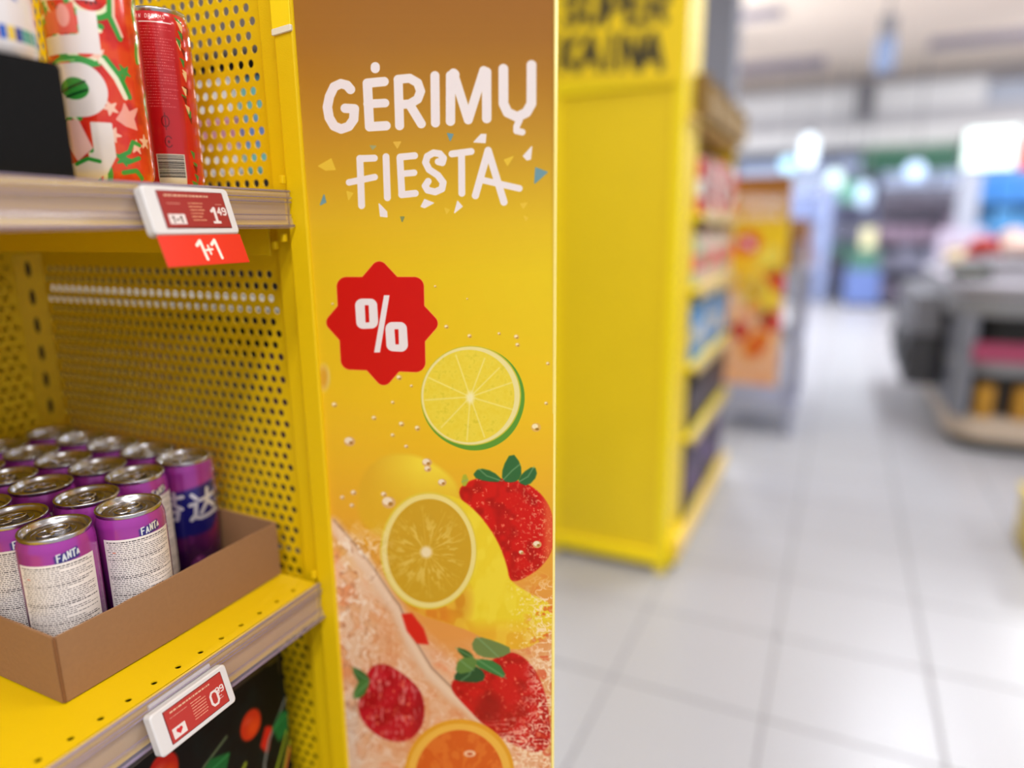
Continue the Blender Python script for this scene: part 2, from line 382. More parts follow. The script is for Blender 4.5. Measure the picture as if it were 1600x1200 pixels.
clear = bpy.data.materials.new('plastic_reflection_tint'); clear.use_nodes = True
nt = clear.node_tree; b = nt.nodes['Principled BSDF']
b.inputs['Base Color'].default_value = (.50, .43, .56, 1); b.inputs['Roughness'].default_value = .16; b.inputs['Alpha'].default_value = .26; b.inputs['Specular IOR Level'].default_value = .8  # purple-grey reflections are put into this tint
ridge = mat('ridge_highlight_lilac', (166, 152, 182), .15, alpha=.6, spec=.8)  # lilac highlight lines put into the ridge colour
paper = mat('rail_insert', (188, 156, 92), .6, vary=.12, bscale=14)
def shelf(name, zt, zb, label, y0=-.42, y1=.5165, holes=True, rearz=0):
    """board with a punched front strip, folded lip, clear price rail with ridges, side bracket and hooks"""
    t = thing(name, label, 'shelf', (-.49, .05, zt))
    def P(o): o.parent = t; o.matrix_parent_inverse = Matrix.Translation((.49, -.05, -zt)); return o
    n = 38
    P(perf('punched_strip', (-.5005, y1-.0045-n*.0236, zt), (0, -1, 0), (1, 0, 0), 1, 1, .001, .001, .0001, yel, None)) if False else None
    # strip: normal must be +z : ex=+x? (x) x (y) = z ; columns along x would be rows -> use rows along y
    P(perf('punched_strip', (-.5030, y1-.0105-n*.0236, zt), (1, 0, 0), (0, 1, 0), 1, n, .0225, .0236, .0026, yel, None, stagger=False, x0=.0, W=.0225, y0=0, Hh=n*.0236+.0105, t=.0012))
    P(box('board', (-.905, y0, zt-.0012), (-.5030, y1, zt), yel))
    P(box('hole_shade_strip', (-.503, y0, zt-.014), (-.482, y1, zt-.012), mat('recess_shade', (40, 34, 10), .7)))  # dark strip under the punched holes, shade put in as colour
    P(box('front_lip', (-.4805, y0, zb+.001), (-.4785, y1, zt), yel, bevel=.0008))
    bm = bmesh.new(); add_box(bm, -.895, .5168, zt-.060, -.505, .5186, zt-.001, bevel=.0006)
    P(bm_obj('side_bracket', bm, yel))
    bm = bmesh.new()
    for yy in (y0+.05, .10, .45): add_box(bm, -.90, yy-.012, zt-.055, -.50, yy+.012, zt-.002)
    add_box(bm, -.90, y0, zt-.062, -.895, y1, zt-.002)
    P(bm_obj('stiffener', bm, yel))
    # price rail
    P(box('rail_insert', (-.4783, y0, zb+.007), (-.4776, y1-.004, zt-.008), paper))
    prof = [(-.4782, zt+.0006), (-.4765, zt-.0005), (-.4745, zt-.004), (-.4748, zt-.010), (-.4755, zt-.013), (-.4762, zb+.012), (-.4745, zb+.009), (-.4728, zb+.003), (-.4735, zb-.001), (-.4775, zb-.0005)]
    V = []; F = []
    for yy in (y0, y1):
        V += [(x, yy, z) for x, z in prof]
    k = len(prof)
    for i in range(k-1): F.append((i, i+1, k+i+1, k+i))
    rail = P(link_mesh('price_rail', V, F, clear))
    bm = bmesh.new()
    for x, z, r in ((-.4757, zt-.0005, .0011), (-.4738, zt-.0065, .0006), (-.4746, zt-.0105, .0007), (-.4755, zb+.0115, .0005), (-.4728, zb+.0015, .0013)):
        tube(bm, [(x, y0, z), (x, y1+.001, z)], r, 6)
    bm_obj('rail_ridge', bm, ridge, rail, smooth=True)
    for dz, dx in ((.008, .000), (-.045, -.004), (-.052, -.016)):
        bm = bmesh.new(); add_box(bm, -.484+dx, y1-.003, zt-.002+dz, -.479+dx, y1+.002, zt+.006+dz, bevel=.001); P(bm_obj('hook', bm, yel))
    return t
shelf('metal_shelf', Z(.0345), Z(.001), 'upper yellow shelf carrying the tall energy drink cans, behind a clear price rail')
shelf('metal_shelf', Z(-.371), Z(-.411), 'lower yellow shelf under the cardboard tray, with a row of punched holes')
shelf('metal_shelf', Z(-.80), Z(-.84), 'lowest yellow shelf, under the black fruit drink packs')

# ================================================================== banner
BX0, BX1, BZ0, BZ1, BY = -.4585, -.2095, Z(-.755), Z(.21), .5225
nx, nz = 640, 2480
gx, gz = np.meshgrid(BX0+(np.arange(nx)+.5)/nx*(BX1-BX0), BZ1-(np.arange(nz)+.5)/nz*(BZ1-BZ0))
# perspective sheet coordinates of the artwork (a homography of the sheet)
def art(x, z, y=BY):
    dz = z-H0
    zz = x*CF[0]+y*CF[1]+dz*CF[2]
    return 800+1075*(x*CR[0]+y*CR[1]+dz*CR[2])/zz, 600-1075*(x*CU[0]+y*CU[1]+dz*CU[2])/zz
AX, AY = art(gx, gz)
P = Paint(AX, AY, (0, 0, 0)); P.px = .7
ys = [-60, 60, 130, 210, 290, 350, 430, 520, 620, 720, 820, 960, 1100, 1450]
cs = np.array([(150, 98, 44), (158, 106, 42), (172, 120, 38), (190, 140, 42), (208, 162, 38), (220, 178, 34), (226, 186, 28), (228, 188, 28), (232, 188, 30), (230, 180, 36), (226, 165, 48), (224, 150, 70), (222, 150, 80), (220, 165, 60)], float)
for k in range(3): P.img[..., k] = np.interp(AY, ys, cs[:, k])
tt = np.clip((AX-480)/380, 0, 1)
mid = np.clip(1-abs(AY-430)/300, 0, 1)
P.img[..., 1] += 12*tt*mid; P.img[..., 0] += 2*tt*mid
WH = (232, 224, 226)
def c5(p): return (p[0]/3.636+450, p[1]/3.636+60)
def c6(p): return (p[0]/4+480, p[1]/4+390)
def c7(p): return (p[0]/4+490, p[1]/4+670)
def c8(p): return (p[0]/4+480, p[1]/4+900)
def S5(pts, r, c=WH): P.stroke([c5(p) for p in pts], r/3.636, c)
for st, r in [([(355, 290), (335, 266), (300, 257), (262, 275), (236, 330), (224, 390), (234, 450), (262, 498), (302, 515), (345, 500), (373, 460), (377, 400), (325, 397)], 27),
              ([(545, 245), (450, 254), (463, 502), (556, 496)], 27), ([(452, 372), (550, 367)], 25), ([(495, 160), (495, 172)], 26),
              ([(625, 235), (633, 496)], 26), ([(625, 232), (690, 226), (735, 252), (752, 300), (735, 345), (690, 372), (632, 376)], 26), ([(690, 376), (756, 485)], 26),
              ([(833, 211), (836, 480)], 26), ([(922, 210), (921, 470)], 27), ([(938, 196), (1022, 462), (1110, 182)], 26), ([(1126, 190), (1127, 455)], 27), ([(940, 200), (945, 205)], 28),
              ([(1221, 172), (1222, 370), (1245, 420), (1300, 446), (1352, 420), (1380, 370), (1381, 150)], 28), ([(1312, 465), (1296, 500), (1296, 525), (1328, 532)], 19),
              ([(408, 682), (418, 950)], 20), ([(408, 683), (490, 680)], 20), ([(347, 818), (492, 788)], 19), ([(556, 672), (564, 905)], 20),
              ([(635, 680), (646, 886)], 20), ([(636, 674), (718, 666)], 20), ([(640, 770), (715, 763)], 19), ([(645, 888), (722, 880)], 20),
              ([(852, 700), (875, 706), (882, 680), (860, 655), (825, 650), (790, 670), (780, 705), (800, 745), (850, 778), (880, 818), (873, 855), (835, 872), (792, 862), (778, 838), (795, 812)], 20),
              ([(930, 656), (1038, 642)], 20), ([(984, 655), (986, 880)], 20), ([(1063, 893), (1135, 636), (1225, 930)], 21), ([(1092, 802), (1312, 852)], 19)]:
    S5(st, r)
YE = (226, 190, 60); BLU = (110, 150, 160)
for pts, c in [([(175, 725), (245, 685), (268, 745), (215, 748)], YE), ([(600, 590), (638, 588), (620, 622)], (222, 180, 70)), ([(905, 540), (935, 545), (920, 580)], BLU), ([(468, 610), (498, 612), (480, 630)], (160, 160, 110)),
               ([(1055, 588), (1095, 545), (1122, 545), (1118, 592)], WH), ([(1335, 668), (1382, 615), (1375, 685), (1355, 690)], WH), ([(1228, 690), (1275, 672), (1245, 720)], YE), ([(1405, 735), (1470, 760), (1400, 822)], BLU),
               ([(185, 945), (205, 890), (215, 930)], BLU), ([(335, 870), (368, 880), (345, 915)], YE), ([(517, 940), (560, 985), (562, 1014), (525, 1010)], WH), ([(755, 955), (775, 915), (825, 935), (775, 962)], WH),
               ([(945, 990), (962, 925), (988, 955)], WH), ([(640, 1015), (658, 1015), (648, 1040)], (130, 140, 90)), ([(890, 965), (915, 975), (900, 995)], YE), ([(1320, 940), (1355, 935), (1335, 965)], YE), ([(1340, 1010), (1360, 1020), (1350, 1035)], YE)]:
    P.poly([c5(p) for p in pts], c, r=1)
# badge
RED = (203, 14, 14)
def badge(grow, c):
    P.poly([c6(p) for p in [(245, 232), (668, 232), (678, 705), (270, 690)]], c, r=15+grow)
    P.poly([c6(p) for p in [(450, 125), (765, 462), (478, 796), (170, 455)]], c, r=12.5+grow)
badge(1.0, (236, 170, 70)); badge(0, RED)
P.poly([c6(p) for p in [(343, 350), (394, 350), (400, 450), (350, 452)]], WH, r=11)
P.poly([c6(p) for p in [(364, 352), (380, 352), (384, 450), (369, 452)]], RED, r=1.0)
P.poly([c6(p) for p in [(532, 496), (580, 496), (586, 595), (538, 592)]], WH, r=11)
P.poly([c6(p) for p in [(550, 502), (566, 502), (569, 588), (556, 588)]], RED, r=1.0)
P.poly([c6(p) for p in [(473, 270), (522, 270), (462, 658), (410, 658)]], RED, r=0)
P.poly([c6(p) for p in [(479, 285), (515, 285), (455, 643), (418, 643)]], WH, r=0)
# lime
P.ell(*c6((1036, 926)), 81, 80, (92, 150, 50)); P.ell(*c6((1048, 950)), 76, 76, (92, 150, 50))
P.ell(*c6((1024, 912)), 78.5, 78, (200, 190, 50)); P.ell(*c6((1022, 912)), 77, 76.5, (232, 220, 150)); sl, mk = P.ell(*c6((1012, 915)), 71, 72, (228, 202, 50))
n = vnoise(AX[sl]/7, AY[sl]/7, 3); P.put(sl, mk*n*.7, (238, 220, 90)); P.put(sl, mk*np.clip(n*2-1.2, 0, 1), (205, 185, 30))
for q in [(930, 660), (1110, 680), (1280, 830), (1290, 1000), (1110, 1170), (840, 1110), (740, 940), (760, 800), (1000, 1190), (1200, 740)]:
    P.stroke([c6((1020, 920)), c6(q)], .9, (240, 228, 150), soft=1.2, a=.75)
P.ell(*c6((1020, 925)), 6, 9, (240, 230, 170), soft=3)
# lemon behind
sl, mk = P.poly(chaikin([c7(p) for p in [(300, 400), (330, 290), (420, 200), (540, 175), (680, 200), (820, 290), (890, 380), (880, 520), (600, 640), (420, 660), (300, 560)]]), (220, 172, 40), r=6, soft=4)
P.put(sl, mk*np.clip((AX[sl]-575)/80, 0, 1)*np.clip((800-AY[sl])/70, 0, 1), (238, 212, 60))
# lower warm water zone
n1 = vnoise(AX/30, AY/30, 5, 4); n2 = vnoise(AX/22+n1*5-AY/60, AY/34+n1*4, 8, 4); ridg = 1-abs(2*n2-1)
reg = np.clip((AY-820-(AX-500)*.95)/30, 0, 1)*np.clip((AY-800)/30, 0, 1)
reg2 = np.clip((AY-1000+(AX-700)*.2)/60, 0, 1)
col = np.stack([216+22*n1, 120+100*n1, 62+130*n1], -1)
a = np.clip(reg*.85+reg2*.55, 0, 1)[..., None]; P.img = P.img*(1-a)+col*a
a = (np.clip((ridg-.90)*10, 0, 1)*np.clip(reg+reg2*.8, 0, 1)*.75)[..., None]; P.img = P.img*(1-a)+np.array((244, 216, 190))*a
a = (np.clip((n1-.58)*6, 0, 1)*np.clip(reg, 0, 1)*.5)[..., None]; P.img = P.img*(1-a)+np.array((226, 110, 50))*a
# strawberry 1
def berry(pts, base, seed, hl=(0, 0), f=c7):
    pts = chaikin([f(p) for p in pts]); sl, mk = P.poly(pts, base, r=5, soft=1.4)
    X, Y = AX[sl], AY[sl]; n = vnoise(X/5, Y/5, seed, 3); n3 = vnoise(X/17, Y/17, seed+2, 2)
    P.put(sl, mk*np.clip((n3-.45)*2, 0, .6), (150, 10, 10)); P.put(sl, mk*np.clip((n-.68)*9, 0, .8), (240, 120, 90))
    return sl, mk, n
sl, mk, n = berry([(920, 400), (965, 350), (1040, 325), (1180, 330), (1300, 345), (1400, 405), (1465, 500), (1480, 600), (1480, 750), (1400, 860), (1270, 935), (1215, 920), (1190, 800), (1100, 640), (1000, 500)], (205, 20, 18), 11)
dr = np.clip((AX[sl]-790)/60, 0, 1); n4 = vnoise(AX[sl]/3.2, AY[sl]/3.2, 21, 2)
P.put(sl, mk*dr*np.clip((n4-.62)*8, 0, .75), (236, 170, 130)); P.put(sl, mk*np.clip((AX[sl]-845)/16, 0, .7), (226, 110, 60))
def leaf(pts, c=(48, 104, 56), f=c7):
    pts = [f(p) for p in pts]; P.poly(chaikin(pts, 1), c, r=1.6, soft=1.2)
    cx = sum(p[0] for p in pts)/len(pts); cy = sum(p[1] for p in pts)/len(pts); P.stroke([pts[0], (cx, cy), pts[len(pts)//2]], .8, (130, 170, 120), soft=1.2, a=.7)
leaf([(1185, 320), (1190, 240), (1240, 152), (1292, 220), (1295, 300), (1250, 330)]); leaf([(1180, 325), (1120, 270), (1035, 250), (1000, 295), (1080, 322)]); leaf([(1285, 330), (1310, 280), (1380, 235), (1395, 290), (1340, 350)])
leaf([(930, 330), (945, 280), (965, 320), (945, 360)], (170, 175, 50))
# lemon front
sl, mk = P.poly(chaikin([c7(p) for p in [(700, 410), (900, 425), (1040, 545), (1150, 705), (1205, 860), (1220, 960), (1400, 1060), (1490, 1100), (1490, 1280), (1250, 1400), (1000, 1260), (850, 1210), (600, 1130), (450, 900), (480, 600)]]), (232, 204, 44), r=2, soft=1.5)
X, Y = AX[sl], AY[sl]
P.put(sl, mk*np.clip((Y-905)/60, 0, .85)*np.clip((745-X)/50, 0, 1), (216, 120, 36)); P.put(sl, mk*np.clip(1-np.hypot((X-722)/22, (Y-940)/40), 0, .6), (200, 120, 30))
P.put(sl, mk*np.clip((Y-965)/40, 0, .6), (226, 150, 44)); P.put(sl, mk*np.clip((vnoise(X/16, Y/24, 31, 2)-.4)*2, 0, .3), (244, 226, 80))
P.put(sl, mk*np.clip((X-790)/20, 0, 1)*np.clip((vnoise(X/4, Y/4, 32)-.6)*6, 0, .7), (244, 226, 170))
P.ell(*c7((720, 760)), 76, 92, (222, 196, 60)); P.ell(*c7((722, 762)), 73.5, 89, (232, 214, 130)); sl, mk = P.ell(*c7((724, 762)), 66, 81, (202, 158, 36))
X, Y = AX[sl], AY[sl]; cx, cy = c7((705, 770)); th = np.arctan2(Y-cy, X-cx); rr = np.hypot(X-cx, Y-cy)
sp = vnoise(th*9+40, rr/14, 41, 3); P.put(sl, mk*np.clip((sp-.55)*5, 0, .7)*np.clip(1.1-abs(rr-32)/40, 0, 1), (226, 196, 96))
for k in range(10):
    q = k*36+12; P.stroke([(cx+8*math.cos(R(q)), cy+8*math.sin(R(q))), (cx+60*math.cos(R(q)), cy+72*math.sin(R(q)))], .5, (220, 184, 80), soft=1.2, a=.5)
P.ell(cx, cy, 9, 9, (236, 216, 170), soft=3)
# splash stream on the left
strm = [c7((110, 600)), c7((250, 760)), c7((360, 900)), c7((480, 1080)), c8((560, 210)), c8((640, 400)), c8((760, 600)), c8((900, 740)), c8((1000, 820)), c8((1150, 950))]
for k, (r, c, a_) in enumerate([(13, (222, 178, 140), .8), (6, (236, 208, 180), .7), (1.2, (120, 84, 70), .6)]):
    P.stroke([(x+(4 if k == 2 else 0), y-(7 if k == 2 else 0)) for x, y in strm], r, c, soft=5 if k < 2 else 1.2, a=a_)
sl = P.box([(500, 800), (640, 1290)], 0); X, Y = AX[sl], AY[sl]; nn_ = vnoise(X/12+Y/40+vnoise(X/20, Y/20, 55, 2)*3, Y/26-X/40, 51, 4); rg = 1-abs(2*nn_-1)
fall = np.clip((620-X)/60, 0, 1)*np.clip((Y-810)/40, 0, 1)
P.put(sl, fall*np.clip((nn_-.42)*3, 0, .55), (236, 206, 178)); P.put(sl, fall*np.clip((rg-.92)*14, 0, .85), (250, 238, 222)); P.put(sl, fall*np.clip((.02-abs(nn_-.40))*60, 0, .5), (150, 96, 74)); P.put(sl, fall*np.clip((Y-1080)/60, 0, .45)*np.clip((570-X)/30, 0, 1), (186, 170, 160))
# red bit, strawberries, orange
P.poly([c8(p) for p in [(600, 245), (650, 240), (720, 330), (750, 420), (690, 415), (630, 340)]], (214, 40, 24), r=2, soft=2)
sl, mk, n = berry([(395, 590), (480, 565), (560, 610), (640, 670), (700, 745), (715, 850), (695, 945), (620, 1020), (500, 1010), (400, 945), (340, 860), (345, 760), (390, 700)], (190, 22, 34), 61, f=c8)
P.put(sl, mk*np.clip((vnoise(AX[sl]/4, AY[sl]/11, 63)-.62)*8, 0, .6), (232, 150, 140)); P.put(sl, mk*np.clip((AX[sl]-640)/30, 0, .5), (140, 10, 24))
leaf([(275, 570), (345, 600), (392, 650), (350, 700)], (60, 100, 44), c8); leaf([(392, 660), (345, 755), (285, 760), (330, 650)], (74, 118, 52), c8)
sl, mk, n = berry([(905, 690), (960, 640), (1100, 600), (1200, 515), (1300, 490), (1400, 580), (1465, 720), (1495, 900), (1500, 1060), (1420, 1090), (1300, 1040), (1150, 950), (1000, 800)], (200, 18, 22), 71, f=c8)
n4 = vnoise(AX[sl]/3.4, AY[sl]/3.4, 73, 2); e = np.clip(((AX[sl]-800)+(AY[sl]-1080)*.4)/60, 0, 1)
P.put(sl, mk*e*np.clip((n4-.6)*8, 0, .8), (240, 176, 150)); P.put(sl, mk*np.clip(1-np.hypot((AX[sl]-765)/30, (AY[sl]-1105)/28), 0, .6), (130, 8, 14))
leaf([(930, 450), (1000, 470), (1040, 510), (1000, 520)], (52, 92, 40), c8); leaf([(1060, 380), (1180, 415), (1285, 462), (1200, 510), (1080, 500), (1030, 440)], (110, 130, 70), c8)
leaf([(1060, 520), (1190, 540), (1245, 640), (1150, 600), (1060, 560)], (60, 120, 60), c8); leaf([(1040, 560), (1110, 610), (1090, 662), (960, 655), (915, 640), (960, 580)], (40, 80, 44), c8)
leaf([(950, 520), (1060, 510), (1040, 590), (930, 610)], (96, 130, 60), c8)
sl = P.box([(700, 880), (880, 1300)], 0); X, Y = AX[sl], AY[sl]; nn_ = vnoise(X/11+vnoise(X/12, Y/12, 85, 2)*2.5, Y/10, 81, 3); rg = 1-abs(2*nn_-1)
e = np.clip((X-815-abs(Y-1090)*.0)/30, 0, 1)*np.clip((Y-890)/40, 0, 1)+np.clip((Y-1110)/50, 0, 1)*np.clip((X-740)/40, 0, 1)
P.put(sl, np.clip(e, 0, 1)*np.clip((rg-.86)*12, 0, .8), (250, 224, 190)); P.put(sl, np.clip(e, 0, 1)*np.clip((nn_-.66)*8, 0, .6), (214, 70, 40))
P.ell(*c8((950, 1240)), 86, 86, (226, 156, 40)); P.ell(*c8((950, 1245)), 80, 80, (236, 178, 70)); sl, mk = P.ell(*c8((950, 1260)), 69, 74, (212, 92, 28))
X, Y = AX[sl], AY[sl]; cx, cy = c8((950, 1300)); th = np.arctan2(Y-cy, X-cx); rr = np.hypot(X-cx, Y-cy)
P.put(sl, mk*np.clip((vnoise(th*8+30, rr/15, 91)-.5)*4, 0, .5), (230, 130, 50)); P.ell(*c8((1015, 1112)), 9, 5, (244, 200, 160)); P.ell(*c8((1015, 1114)), 5, 2.4, (200, 80, 30))
# bubbles
for q, r_ in [((225, 80), 9), ((710, 210), 8), ((715, 250), 6), ((580, 110), 3.5), ((805, 335), 7), ((650, 5), 3), ((1395, 0), 4), ((470, 460), 11), ((440, 410), 5), ((250, 400), 5), ((180, 430), 4), ((240, 480), 4), ((1400, 720), 7), ((1300, 770), 4)]:
    x, y = c7(q); P.ell(x, y, r_, r_*.85, (214, 170, 110), a=.7); P.ell(x-r_*.2, y-r_*.2, r_*.7, r_*.55, (238, 220, 190), a=.8); P.ell(x+r_*.25, y+r_*.2, r_*.35, r_*.3, (170, 120, 50), a=.8)
for q, r_ in [((870, 482), 4), ((1015, 540), 4), ((1308, 545), 4.5), ((1315, 595), 4), ((1505, 712), 3.5), ((1495, 960), 3.5), ((1432, 1110), 8), ((690, 1115), 5), ((575, 800), 5), ((170, 970), 5), ((418, 1052), 4.5), ((535, 955), 3.5), ((652, 852), 3), ((590, 1090), 5), ((535, 1160), 4), ((1200, 525), 3), ((800, 230), 2.5), ((1000, 308), 2), ((160, 340), 2.5)]:
    x, y = c6(q); P.ell(x, y, r_, r_*.9, (220, 176, 90), a=.7); P.ell(x-r_*.2, y-r_*.2, r_*.6, r_*.5, (244, 228, 180), a=.85); P.ell(x+r_*.2, y+r_*.35, r_*.4, r_*.25, (150, 110, 30), a=.7)
P.ell(*c6((105, 800)), 10, 22, (226, 196, 110), soft=2, a=.7); P.ell(*c6((100, 800)), 7, 17, (214, 160, 50), soft=2, a=.8)
banner_img = to_image('fruit_banner_print', P.img)
def banner(name, label, x, y):
    t = thing(name, label, 'banner', (x, y, BZ0), 'fruit sale banners on the gondola ends')
    w_, h_ = BX1-BX0, BZ1-BZ0
    # a slightly waved sheet
    n_, k_ = 10, 30; V = []; F = []; U = []
    for j in range(k_+1):
        for i in range(n_+1):
            u, v = i/n_, j/k_; V.append((u*w_, .0012*math.sin(v*9)*(u-.2), v*h_))
    for j in range(k_):
        for i in range(n_):
            q = j*(n_+1)+i; F.append((q, q+1, q+n_+2, q+n_+1)); U += [(i/n_, j/k_), ((i+1)/n_, j/k_), ((i+1)/n_, (j+1)/k_), (i/n_, (j+1)/k_)]
    s = link_mesh('printed_sheet', V, F, picture_mat('banner_print', banner_img, .38, spec=.35), t, uvs=U, smooth=True)
    box('backing', (.0, .0016, 0), (w_-.0012, .004, h_), mat('banner_back', (236, 208, 40), .5), t)
    box('edge_strip', (w_-.0006, -.0006, 0), (w_+.0004, .0042, h_), mat('banner_edge', (236, 214, 110), .4), t)
    return t
ban = banner('sale_banner', 'tall yellow fruit banner reading GĖRIMŲ FIESTA, in focus beside the near shelf', BX0, BY)
ban2 = dup(ban, 'distant blurred copy of the fruit banner at the end of the far yellow unit', (-.478, 3.42, BZ0))

# ================================================================== price tags
red_scr = (168, 36, 34)
def tag_screen(kind):
    X, Y = grid(60, 30, 14); Q = Paint(X, Y, (146, 36, 34) if kind == 1 else (172, 46, 38))
    lt = (205, 150, 130); wh = (216, 204, 200)
    fineprint(Q, 3, 3.2, 56 if kind == 1 else 58, 2, 1, (210, 170, 140), 5, 1.5, a=.95)
    if kind == 1:
        fineprint(Q, 4, 10, 22, 2.5, 1, lt, 6, .9, a=.6); fineprint(Q, 24, 9.5, 38, 2.9, 6, (214, 160, 120), 7, 1.0)
        Q.rect(3, 19, 18, 27.5, wh); text(Q, '1', 5.5, 21, 5, .6, (80, 40, 40)); text(Q, '1', 12.5, 21, 5, .6, (80, 40, 40)); text(Q, '+', 9.3, 22, 3.4, .4, (80, 40, 40))
        text(Q, '1', 43.2, 13.5, 12, 1.3, wh); Q.rect(43.5, 24.8, 51, 27, wh); text(Q, '49', 50, 13, 6.2, .65, wh, adv=1.1); fineprint(Q, 50, 10, 57, 2, 1, lt, 9, .9)
    else:
        fineprint(Q, 3, 8, 22, 2.5, 1, lt, 16, .8, a=.6); fineprint(Q, 24, 8, 40, 2.7, 7, (226, 170, 140), 17, .9)
        Q.rect(2, 18, 15, 28, wh)
        for cx in (7.1, 9.9): Q.ell(cx, 21.8, 1.7, 1.7, (196, 30, 36))
        Q.poly([(5.6, 22.6), (11.4, 22.6), (8.5, 26)], (196, 30, 36))
        text(Q, '0', 43, 12, 13, 1.1, wh, adv=1); text(Q, '99', 50, 11, 6, .6, wh, adv=1.1); fineprint(Q, 50, 20, 57, 2.4, 2, wh, 19, .9)
    return to_image('tag_screen_%d' % kind, Q.img)
white_pl = mat('tag_white', (208, 205, 204), .32, bump=.05, bscale=300)
def price_tag(label, tl, tr, bl, kind):
    t = thing('price_tag', label, 'price tag', tl, 'electronic price tags clipped on the rails')
    tl, tr, bl = Vector(tl), Vector(tr), Vector(bl); ex = (tr-tl).normalized(); ey = tl-bl; h = ey.length; ey.normalize(); w_ = (tr-tl).length
    o = Vector((0, 0, 0))-ey*h; nn_ = ex.cross(ey).normalized()
    slab('case', o, ex, ey, w_, h, .0085, white_pl, t, rad=.0035)
    bz = slab('bezel', o+ex*w_*.14+ey*h*.12+nn_*.0004, ex, ey, w_*.77, h*.78, .0006, mat('bezel_dark', (120, 40, 38), .4), t, rad=.0006)
    slab('screen', o+ex*w_*.15+ey*h*.14+nn_*.0007, ex, ey, w_*.75, h*.74, .0006, picture_mat('tag_screen_%d' % kind, tag_screen(kind), .3), bz, rad=.0005)
    slab('clip', o+ex*w_*.1+ey*(h-.003)-nn_*.009, ex, ey, w_*.8, .008, .004, white_pl, t, rad=.001)
    return t
price_tag('white framed tag reading 1.49 on the upper shelf rail, above the 1+1 card', (-.4665, .3545, Z(.0325)), (-.4665, .4345, Z(.0325)), (-.4555, .3545, Z(-.0035)), 1)
price_tag('white framed tag reading 0.99 with a heart on the lower shelf rail', (-.4665, .3035, Z(-.3775)), (-.4665, .3795, Z(-.3770)), (-.4560, .3035, Z(-.4125)), 2)
X, Y = grid(80, 24, 10); Q = Paint(X, Y, (214, 40, 12))
for pts, r_ in [([(32.5, 8.3), (36.8, 4.8), (38.2, 19.5)], 1.35), ([(47, 8.0), (51.2, 4.6), (52.8, 19)], 1.35), ([(39.8, 12.4), (46.2, 11.8)], .85), ([(42.8, 8.8), (43.3, 15.6)], .85)]: Q.stroke(pts, r_, (240, 226, 214))
card_m = picture_mat('one_plus_one_print', to_image('one_plus_one', Q.img), .4)
pc = thing('promo_card', 'bright red promotion card reading 1+1 hanging under the upper price tag', 'card', (-.4560, .3550, Z(-.0040)))
ex = Vector((0, 1, 0)); ey = Vector((-.0085, 0, .0235)).normalized()
slab('printed_card', Vector((0, 0, 0))-ey*.0245+Vector((0, .0005, 0)), ex, ey, .0785, .0245, .0006, card_m, pc, rad=.0005)

# ================================================================== soda cans in the tray
CH = .129; ZS = Z(-.371)+.0015
def can_img():
    X, Y = grid(182, 131, 4.5); Q = Paint(X, Y, (0, 0, 0))
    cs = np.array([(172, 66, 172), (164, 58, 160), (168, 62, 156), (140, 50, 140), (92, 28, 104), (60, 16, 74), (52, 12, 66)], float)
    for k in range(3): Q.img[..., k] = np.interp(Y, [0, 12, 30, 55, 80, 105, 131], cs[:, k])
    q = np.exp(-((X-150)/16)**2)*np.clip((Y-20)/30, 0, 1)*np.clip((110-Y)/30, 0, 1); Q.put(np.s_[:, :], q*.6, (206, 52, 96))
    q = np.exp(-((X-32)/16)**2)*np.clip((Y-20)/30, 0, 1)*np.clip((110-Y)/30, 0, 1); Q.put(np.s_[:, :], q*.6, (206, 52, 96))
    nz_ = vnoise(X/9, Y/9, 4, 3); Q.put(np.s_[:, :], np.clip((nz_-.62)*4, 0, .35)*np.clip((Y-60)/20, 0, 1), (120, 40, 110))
    def fanta(x, y, s, c, cb):
        Q.poly([(x-1.2*s, y+1.4*s), (x+15*s, y-2.5*s), (x+16*s, y+5*s), (x-1*s, y+8*s)], cb, r=.6*s, soft=1)
        for i, (ch, dx, dy, h) in enumerate([('F', 0, 0, 6.2), ('A', 4.2, .6, 5.2), ('N', 7.8, -1.2, 5.8), ('T', 11.2, -1.6, 6.2), ('A', 15.0, -.4, 3.6)]):
            k = h*s/14; 
            for st in GLY[ch]: Q.stroke([(x+dx*s+px*k*.62, y+dy*s+py*k+px*k*-.1) for px, py in st], .62*s, c)
    fanta(92, 14.6, 1.0, (226, 232, 230), (44, 40, 120))
    # large characters on the other side (centre s = 0 / 182)
    def chars(ox):
        Q.poly([(ox-34, 40), (ox+34, 30), (ox+40, 62), (ox+24, 78), (ox-30, 82), (ox-38, 58)], (30, 30, 120), r=4, soft=2.5)
        c = (222, 220, 230)
        def ch(strokes, x, y, s, r_):
            for st in strokes: Q.stroke([(x+px*s, y+(py-px*.14)*s) for px, py in st], r_, c)
        ch([[(6, 20), (94, 20)], [(32, 4), (32, 34)], [(68, 4), (68, 34)], [(42, 38), (14, 62)], [(58, 38), (88, 60)], [(26, 66), (76, 66), (70, 94), (56, 92)], [(46, 66), (20, 98)]], ox-33, 35, .335, 2.2)
        ch([[(14, 8), (26, 24)], [(6, 40), (24, 40), (20, 76), (6, 90)], [(14, 84), (36, 94), (96, 95)], [(36, 34), (94, 34)], [(66, 6), (62, 46), (38, 78)], [(63, 46), (90, 76)]], ox+3, 35, .335, 2.2)
    chars(0); chars(182)
    for k in range(16):
        x = (k*37) % 182; y = 88+(k*13) % 34; Q.ell(x, y, 6, 5.4, (104, 36, 110), a=.7); Q.ell(x-1.5, y-1.5, 2, 1.6, (170, 90, 160), a=.6)
    return to_image('purple_can_wrap', Q.img)
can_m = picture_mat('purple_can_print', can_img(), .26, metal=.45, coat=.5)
alu = mat('can_lid_aluminium', (186, 186, 190), .26, metal=1, bump=.05, bscale=300)
